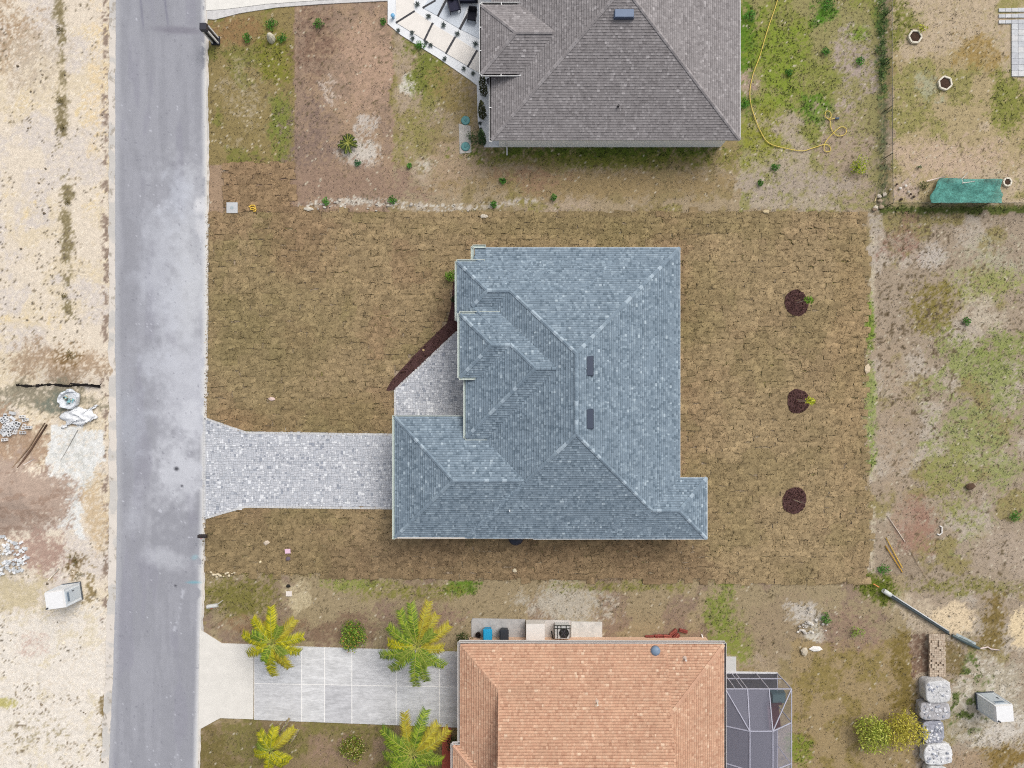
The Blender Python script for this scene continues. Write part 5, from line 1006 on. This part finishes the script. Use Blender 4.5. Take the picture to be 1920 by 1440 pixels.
def ring(px, py, r, lb, n=6):
    x, y, _ = P(px, py); t = thing('planter_ring', lb, 'planter', (x, y, 0), random.uniform(0, 1), 'white stone planter rings'); m = MB(); m.lathe((0, 0, -.03), [(r*.85, 0), (r*.85, .09), (r*.4, .13), (.02, .14)], 14, C(84, 66, 56)); m.build('soil', M['mulch'], t, world=False)
    for k in range(n):
        a = 2*math.pi*k/n; m = MB(); m.box((r*.93*math.cos(a), r*.93*math.sin(a), .07), (.12, 2*r*math.tan(math.pi/n)*.93, .18), a, C(232, 224, 206), .94); m.build('edging_stone', M['stone'], t, world=False)
ring(1714.5, 70, .46, 'white-edged round planter with yellow plant in the upper right yard'); ring(1770.5, 157, .48, 'white-edged round planter in the middle of the upper right yard'); ring(1887, 342, .3, 'small white-edged planter at the right end of the teal net', 7)
shrub('shrub', 'yellow-green leafy plant beside the upper white-edged planter', 1725, 58, .42, .5, [(170, 176, 56), (190, 190, 70)], 150, .12, lobes=3); shrub('shrub', 'low dark plant in front of the teal net', 1729, 348, .4, .4, [(90, 104, 44), (76, 90, 38)], 140, .1, lobes=3)
shrub('weed_clump', 'small green weed with a white stone above the planting spot', 1722, 315, .22, .2, [(56, 96, 50)], 60, .1, 'weed', 2)
deckp = thing('paving_slabs', 'pale grey paving slabs at the top right edge of the picture', 'paving', P(1905, 70))
for i in range(5):
    for j in range(12):
        px, py = 1872+i*12, 12+j*11
        if (i < 2 and j > 2) : continue
        slab_poly('slab', [(px+.4, py+(12-i)*.35*(j < 3)), (px+11.6, py+(12-i)*.35*(j < 3)), (px+11.6, py+10.5), (px+.4, py+10.5)], -.05, .05+random.uniform(0, .012), random.choice([(206, 208, 210), (196, 198, 202), (214, 214, 214)]), M['stained'], deckp)
HP = [(1462, -30), (1457, 3), (1440, 53), (1425, 104), (1411, 143), (1406, 183), (1417, 225), (1433, 259), (1447, 271), (1473, 278), (1504, 283), (1523, 278), (1546, 271), (1556, 275), (1557, 282), (1551, 285), (1545, 280), (1548, 266), (1563, 249), (1577, 238), (1587, 242), (1584, 252), (1572, 255), (1562, 248), (1557, 236), (1556, 226), (1549, 220), (1547, 213), (1551, 208), (1557, 211), (1558, 219), (1553, 224), (1560, 223), (1566, 222)]
def catmull(pts, n=6):
    out = []
    for i in range(len(pts)-1):
        p0, p1, p2, p3 = [np.array(pts[max(0, min(len(pts)-1, k))], float) for k in (i-1, i, i+1, i+2)]
        for j in range(n):
            t = j/n; out.append(tuple(.5*(2*p1+(p2-p0)*t+(2*p0-5*p1+4*p2-p3)*t*t+(3*p1-p0-3*p2+p3)*t**3)))
    return out+[pts[-1]]
t = thing('garden_hose', 'long yellow garden hose curling over the weedy yard to three loops', 'hose', P(1462, 100)); hp_ = catmull(HP); m = MB(); m.tube([P(a, b, .06+.03*(i % 7 == 0)+(.04 if i > 95 and i % 12 < 5 else 0)) for i, (a, b) in enumerate(hp_)], .032, 6, C(226, 200, 96)); m.build('tube', M['plastic'], t, smooth=True); m = MB(); m.tube([P(1566, 222, .08), P(1573, 222, .1)], [.06, .09], 8, C(88, 106, 128)); m.build('nozzle', M['plastic'], t)
x, y, _ = P(1652, 385)
for i in range(7): bit(1648+random.gauss(0, 8), 378+random.gauss(0, 8), (.4, .34, .24), random.choice([(226, 214, 196), (196, 176, 150), (150, 130, 110)]), 'loose stone at the outer corner of the mesh fence', group='stones at the fence corner')
for i in range(9): bit(1700+random.gauss(0, 11), 357+random.gauss(0, 10), (.22, .2, .16), random.choice([(236, 230, 220), (90, 76, 66), (206, 196, 184)]), 'little stone in the bare planting spot left of the teal net', group='stones in the planting spot')
stick([P(1640, 378, .05), P(1645, 364, .08)], .04, (214, 196, 150), 'stick', 'pale stick leaning at the fence corner', 'stick')

# field at the right
stick([P(1664, 967, .04), P(1697, 1016, .04)], .03, (220, 206, 190), 'stick', 'pale straight stick above the two yellow ones', 'stick'); stick([P(1661, 1008, .05), P(1692, 1065, .05)], .035, (224, 186, 84), 'stick', 'upper yellow stick of the parallel pair', 'stick'); stick([P(1660, 1023, .05), P(1692, 1073, .05)], .035, (214, 164, 50), 'stick', 'lower yellow stick of the parallel pair', 'stick')
stick([P(1762, 986, .05), P(1766, 988, .06), P(1766, 999, .06), P(1762, 1003, .06), P(1757, 1001, .05)], .06, (234, 230, 224), 'pipe_bend', 'white plastic pipe bend on the field', 'pipe', 'plastic'); stick([P(1638, 1095, .1), P(1643, 1098, .22), P(1648, 1101, .1)], .04, (236, 150, 90), 'marker_ribbon', 'orange marker ribbon in the weeds', 'ribbon', 'plastic')
stick([P(1705, 1030, .03), P(1745, 1100, .03)], .012, (150, 126, 100), 'wire', 'thin wire running diagonally over the field', 'wire')
t = thing('fallen_pipe', 'long dark metal pipe lying slantwise in the lower right field', 'pipe', P(1715, 1145)); m = MB(); m.tube([P(1655, 1108, .22), P(1716, 1146, .24), P(1778, 1186, .22)], .13, 10, C(86, 96, 98)); m.build('tube', M['paint'], t, smooth=True); m = MB(); m.tube([P(1657, 1105, .42), P(1778, 1183, .40)], .045, 8, C(206, 210, 212)); m.build('rail', M['paint'], t, smooth=True); m = MB(); m.tube([P(1656, 1107, .4), P(1670, 1116, .4)], .17, 12, C(216, 220, 216)); m.build('cap', M['plastic'], t, smooth=True); m = MB(); m.tube([P(1662, 1113, .12), P(1780, 1190, .10)], .06, 8, C(48, 52, 52)); m.build('lower_rail', M['paint'], t, smooth=True)
t = thing('metal_sheeting', 'grey crumpled metal sheet at the lower end of the fallen pipe', 'metal sheet', P(1810, 1200)); m = MB(); m.tube([P(1785, 1191, .15), P(1812, 1204, .2), P(1836, 1216, .12)], [.10, .16, .1], 8, C(76, 90, 90)); m.build('rolled_edge', M['paint'], t)
m = MB()
for i in range(8): a, b = P(1794+i*4.6, 1187+i*2.3, .2+.06*(i % 2)), P(1790+i*4.6, 1195+i*2.3, .1+.05*(i % 2)); c_, d_ = P(1798.6+i*4.6, 1189.3+i*2.3, .2+.06*((i+1) % 2)), P(1794.6+i*4.6, 1197.3+i*2.3, .1+.05*((i+1) % 2)); m.poly([b, d_, c_, a], jit(C(196, 206, 206), .08))
m.build('sheet', M['paint'], t)
stick([P(1838, 1216, .06), P(1852, 1213, .1), P(1858, 1217, .08), P(1874, 1219, .1)], .05, (222, 204, 196), 'branch', 'pale pinkish branch right of the metal sheet', 'branch')
def toilet(px, py, rz, w, d, lb, face):
    x, y, _ = P(px, py); t = thing('portable_toilet', lb, 'portable toilet', (x, y, 0), math.radians(rz), 'white portable toilets'); W = (232, 238, 242)
    m = MB(); m.box((0, 0, .07), (w*1.02, d*1.04, .14), 0, C(90, 96, 104)); m.build('skid', M['plastic'], t, world=False)
    m = MB(); m.box((0, 0, 1.06), (w*.96, d*.96, 1.85), 0, C(*W), .98); m.build('body', M['plastic'], t, world=False)
    m = MB(); b = .54; m.hexa([(-w/2, -d/2, 1.98), (w/2, -d/2, 1.98), (w/2, d/2, 1.98), (-w/2, d/2, 1.98), (-w*.46, -d*.46, 2.16), (w*.46, -d*.46, 2.16), (w*.46, d*.46, 2.16), (-w*.46, d*.46, 2.16)], C(240, 240, 240)); m.build('roof', M['plastic'], t, world=False)
    sx, sy = face; m = MB(); o_ = .485
    if sx: m.box((sx*w*o_, 0, 1.02), (.04, d*.66, 1.7), 0, C(198, 208, 216))
    else: m.box((0, sy*d*o_, 1.02), (w*.66, .04, 1.7), 0, C(198, 208, 216))
    dr = m.build('door', M['plastic'], t, world=False); m = MB()
    if sx: m.box((sx*w*.51, d*.22, 1.05), (.05, .06, .2), 0, C(70, 76, 84)); [m.box((sx*w*.51, 0, zz), (.03, d*.5, .04), 0, C(120, 136, 152)) for zz in (1.55, 1.62, 1.69)]
    else: m.box((w*.22, sy*d*.51, 1.05), (.06, .05, .2), 0, C(70, 76, 84)); [m.box((0, sy*d*.51, zz), (w*.5, .03, .04), 0, C(120, 136, 152)) for zz in (1.55, 1.62, 1.69)]
    m.build('handle', M['plastic'], dr, world=False); m = MB(); m.tube([(-w*.38, -d*.38, 2.1), (-w*.38, -d*.38, 2.35)], .055, 8, C(60, 60, 64)); m.build('vent_pipe', M['plastic'], t, world=False)
    for ex in (-1, 1):
        for ey in (-1, 1): m = MB(); m.box((ex*w*.475, ey*d*.475, 1.05), (.07, .07, 1.84), 0, C(214, 220, 226)); m.build('corner_post', M['plastic'], t, world=False)
toilet(1846, 1313, 4, 1.32, 1.24, 'white portable toilet at the right edge on stony ground', (0, 1)); toilet(137, 1109, 8, 1.36, 1.3, 'white portable toilet on pale sand left of the road', (1, 0))

# pallets and mesh bags of stone along the lower right
def bag(px, py, w, d, h, lb, col, rough, name='stone_bag', n=0, cat='stone bag'):
    x, y, _ = P(px, py, h*.5); t = thing(name, lb, cat, (x, y, 0), random.uniform(-.05, .05), 'stone bags in a row'); m = MB(); nu, nvv = 26, 10; base = []
    for j in range(nvv+1):
        for i in range(nu):
            a = 2*math.pi*i/nu; v = j/nvv; ca, sa = math.cos(a), math.sin(a); k = (abs(ca)**5+abs(sa)**5)**(-1/5); r = 1.0 if v < .6 else math.cos((v-.6)/.4*math.pi/2)**.4 if v < 1 else .02
            r *= 1+.05*math.sin(v*math.pi)+random.uniform(-rough, rough)*.5; m.v.append((ca*k*w/2*r, sa*k*d/2*r, h*min(1, v/.62)*(1 if v < .62 else 1+.05*(v-.62))+random.uniform(-rough, rough)*h*.3))
    for j in range(nvv):
        for i in range(nu): a = j*nu+i; b = j*nu+(i+1) % nu; m.f.append((a, b, b+nu, a+nu)); m.c.append(jit(C(*col), .1))
    m.build('bag', M['net_bag'], t, world=False, smooth=True)
    if n:
        for i in range(n): m = MB(); s = random.uniform(.14, .3); m.rock((random.uniform(-.42, .42)*w, random.uniform(-.42, .42)*d, h+random.uniform(-.03, .05)), (s, s*.8, s*.6), jit(C(*random.choice([(206, 206, 210), (160, 164, 174), (226, 226, 228)])), .1)); m.build('stone', M['stone'], t, world=False)
    return t
bag(1752, 1292, 1.75, 1.55, 1.0, 'square grey-white wrapped stone block, topmost of the row', (206, 206, 206), .06, n=26); bag(1748, 1329, 2.1, 1.25, .75, 'grey sagging stone bag, second of the row', (182, 180, 182), .12, n=30); bag(1746, 1369, 1.5, 1.55, .6, 'open bag heaped with grey gravel, third of the row', (160, 162, 172), .12, n=60); bag(1754, 1410, 1.95, 1.45, .7, 'white lumpy stone bag, fourth of the row', (222, 222, 222), .13, n=36); bag(1752, 1448, 1.4, 1.2, .7, 'pale stone bag cut by the bottom edge, last of the row', (206, 206, 204), .06)
t = thing('brick_pallet', 'low pallet of small beige paving bricks above the stone bags', 'brick pallet', P(1756, 1228)); m = MB()
for zz in range(2):
    for i in range(7):
        for j in range(20):
            if zz == 1 and (random.random() < .18 or j < 3): continue
            x, y, _ = P(1741.5+i*4.3+random.uniform(-.3, .3), 1189+j*3.95); m.box((x, y, .14+zz*.09), (.16, .145, .08), random.uniform(-.04, .04), jit(C(*random.choice([(192, 174, 154), (184, 166, 146), (200, 184, 164)])), .07))
m.build('brick', M['stone'], t)['kind'] = 'stuff'
for i in range(4): m = MB(); x, y, _ = P(1742+i*9, 1227); m.box((x, y, .05), (.1, 3.1, .09), 0, C(150, 128, 100)); m.build('runner', M['wood'], t)

# ------------------------------------------------------------------ building site left of the road
bm_ = None
def block_mesh(col):
    m = MB(); L, W, hh, tk = .44, .21, .2, .035
    for sy in (-1, 1): m.box((0, sy*(W-tk)/2, hh/2), (L, tk, hh), 0, col)
    for xx in (-(L-tk)/2, 0, (L-tk)/2): m.box((xx, 0, hh/2), (tk, W-2*tk, hh), 0, col)
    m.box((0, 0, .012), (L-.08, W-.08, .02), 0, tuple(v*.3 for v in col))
    return m.mesh('concrete_block', M['stone'])
bmesh_ = [block_mesh(C(*c)) for c in ((228, 230, 232), (212, 214, 216), (238, 238, 238))]
def block(px, py, rz, tilt, z, lb, grp):
    o = bpy.data.objects.new('concrete_block', random.choice(bmesh_)); COL.objects.link(o); x, y, _ = P(px, py); o.location = (x, y, z); o.rotation_euler = (tilt, random.uniform(-.3, .3)*(tilt != 0), rz); tag(o, lb, 'concrete block', grp)
for (px, py, rz), w_ in zip(((45, 781, .1), (51, 787, .2), (46, 811, 0), (22, 813, .3), (12, 824, .1), (48, 800, 1.2)), ('topmost loose block right of', 'second loose block right of', 'lowest loose block right of', 'block just below', 'block farthest below', 'upright turned block right of')): block(px, py, rz, 0, .05, 'pale concrete %s the block heap' % w_, 'concrete blocks at the heap edge')
for i in range(26): block(random.gauss(16, 14), random.gauss(796, 12), random.uniform(0, 3), random.choice([0, .5, 1.57, 1.2]), .06+random.random()*.18, 'grey concrete block in the heap at the left edge', 'concrete blocks in the heap')
for i in range(170):
    a, r = random.uniform(0, 6.28), random.random()**.5; px, py = 12+44*r*math.cos(a), 1042+38*r*math.sin(a); s = random.uniform(.12, .28); zz = .45*(1-r)+ground_z(np.array([px]), np.array([py]))[0]+.04; m = MB()
    x, y, _ = P(px, py); m.box((x, y, zz), (s, s*random.uniform(.5, .9), s*.5), random.uniform(0, 3), jit(C(*random.choice([(232, 234, 236), (216, 220, 222), (242, 242, 242), (196, 200, 204)])), .06), random.uniform(.75, .95)); tag(m.build('rubble_stone', M['stone']), 'broken pale block in the rubble heap above the portable toilet', 'rubble', 'rubble heap pieces')
t = thing('bulk_bag', 'round white bag of debris on the sand near the road', 'bulk bag', P(134, 749)); m = MB(); x, y, _ = P(134, 749); prof = [(.72, 0), (.82, .25), (.86, .5), (.80, .62), (.66, .60), (.6, .42)]; m.lathe((0, 0, 0), prof, 22, C(226, 230, 234), 1.0, .85, .5)
lump = [random.uniform(.72, 1.25) for _ in range(22)]; lump = [(lump[i-1]+lump[i]*2+lump[(i+1) % 22])/4 for i in range(22)]
for i, v in enumerate(m.v): k_ = lump[i % 22]*(1+random.uniform(-.05, .05)); m.v[i] = (v[0]*k_, v[1]*k_, v[2]*random.uniform(.75, 1.15)*lump[(i*7) % 22])
m.build('sack', M['fabric'], t, world=False)
for i in range(22): m = MB(); s = random.uniform(.14, .34); m.rock((random.gauss(0, .24), random.gauss(0, .2), .46), (s, s*.7, s*.5), C(*random.choice([(206, 200, 170), (150, 176, 180), (226, 228, 226), (80, 90, 90), (140, 190, 196)]))); m.build('debris', M['stone'], t, world=False)
nn = 22; V_, F_ = [], []
for j in range(nn+1):
    for i in range(nn+1):
        u, v = i/nn-.5, j/nn-.5; rr = max(abs(u), abs(v))*2; px = 148+u*60*(1-.15*v)+random.uniform(-1.2, 1.2)+6*math.sin(v*9); py = 781+v*32-u*7+random.uniform(-1.2, 1.2)+3*math.sin(u*11); zz = .05+.28*(1-rr**2)+.12*math.sin(u*19+v*7)*math.sin(v*15)+random.uniform(-.03, .03); V_.append(P(px, py, max(.02, zz)))
for j in range(nn):
    for i in range(nn): q = j*(nn+1)+i; F_.append((q, q+nn+1, q+nn+2, q+1))
m = MB(); m.v, m.f = V_, F_; m.c = [C(238, 240, 242)]*len(F_); o = m.build('plastic_sheet', M['fabric'], smooth=True); tag(o, 'crumpled white plastic sheet on the sand beside the round bag', 'plastic sheet'); so = o.modifiers.new('thickness', 'SOLIDIFY'); so.thickness = .01
t = thing('silt_fence', 'fallen black silt fence strip on the sand', 'silt fence', P(110, 722)); m = MB()
pts = catmull([(30, 722), (60, 724), (95, 721), (128, 724), (140, 722), (165, 722), (188, 724)], 5)
for a, b in zip(pts[:-1], pts[1:]):
    w = random.uniform(1.2, 3.2); m.poly([P(a[0], a[1]+w, .06), P(b[0], b[1]+w, .06), P(b[0], b[1]-w, .3+random.uniform(0, .1)), P(a[0], a[1]-w, .3)], jit(C(58, 54, 52), .25))
m.build('fabric', M['fabric'], t)
for k, px in enumerate((32, 75, 128, 186)): m = MB(); m.tube([P(px, 724, .05), P(px+4, 719, .35)], .03, 6, C(70, 56, 46)); m.build('stake', M['wood'], t)
stick([P(132, 719, .3), P(188, 726, .15)], .06, (44, 40, 40), 'charred_log', 'charred log at the right end of the silt fence', 'log')
stick([P(88, 796, .1), P(60, 840, .12), P(22, 893, .3)], .07, (110, 88, 74), 'plank', 'dark long plank beside the dirt mound', 'plank'); stick([P(84, 793, .1), P(55, 838, .14), P(8, 896, .3)], .045, (150, 126, 104), 'plank', 'thin lighter plank beside the long dark one', 'plank'); stick([P(44, 872, .25), P(64, 861, .12)], .04, (226, 214, 204), 'stick', 'short white stick below the planks', 'stick'); stick([P(90, 1088, .05), P(111, 1066, .05)], .045, (232, 222, 206), 'stick', 'pale stick above the left portable toilet', 'stick'); stick([P(146, 806, .02), P(105, 880, .02)], .02, (150, 146, 140), 'rebar', 'thin steel bar lying on the pale washout', 'rebar')
for px, py, r in ((112, 55, .35), (114, 190, .35), (120, 240, .3), (128, 380, .3), (122, 555, .35), (135, 668, .5), (142, 1050, .55), (150, 1078, .4)): shrub('weed_clump', 'dry olive weed clump on the pale sand', px, py, r, .25, [(120, 110, 70), (98, 92, 60), (140, 126, 84)], 110, .1, 'weed', 3, 'dry weeds on the sand', 1)
for i in range(40):
    s = random.uniform(.08, .26); bit(random.uniform(6, 205), random.choice([random.uniform(5, 640), random.uniform(1000, 1430)]), (s, s*.8, s*.6), random.choice([(120, 108, 92), (236, 226, 206), (150, 136, 116)]), 'small loose stone on the pale sand left of the road', z=-.02, group='loose stones on the sand')

# withered palm leaves on the ground at the lower left
for k, (px, py, a, lb) in enumerate(((527, 1374, 60, 'dry grey palm leaf fallen beside the small palm'), (543, 1394, 58, 'longer dry palm leaf right of the small palm'))):
    x, y, _ = P(px, py); m = frond_mesh(1.4, .42, [(176, 160, 140), (150, 134, 112), (196, 182, 160)], .16, 20); o = m.build('fallen_palm_leaf', M['leaf']); o.location = (x, y, .06); o.rotation_euler = (0, 0, math.radians(a)); tag(o, lb, 'palm leaf')
# straps over the wrapped stone blocks
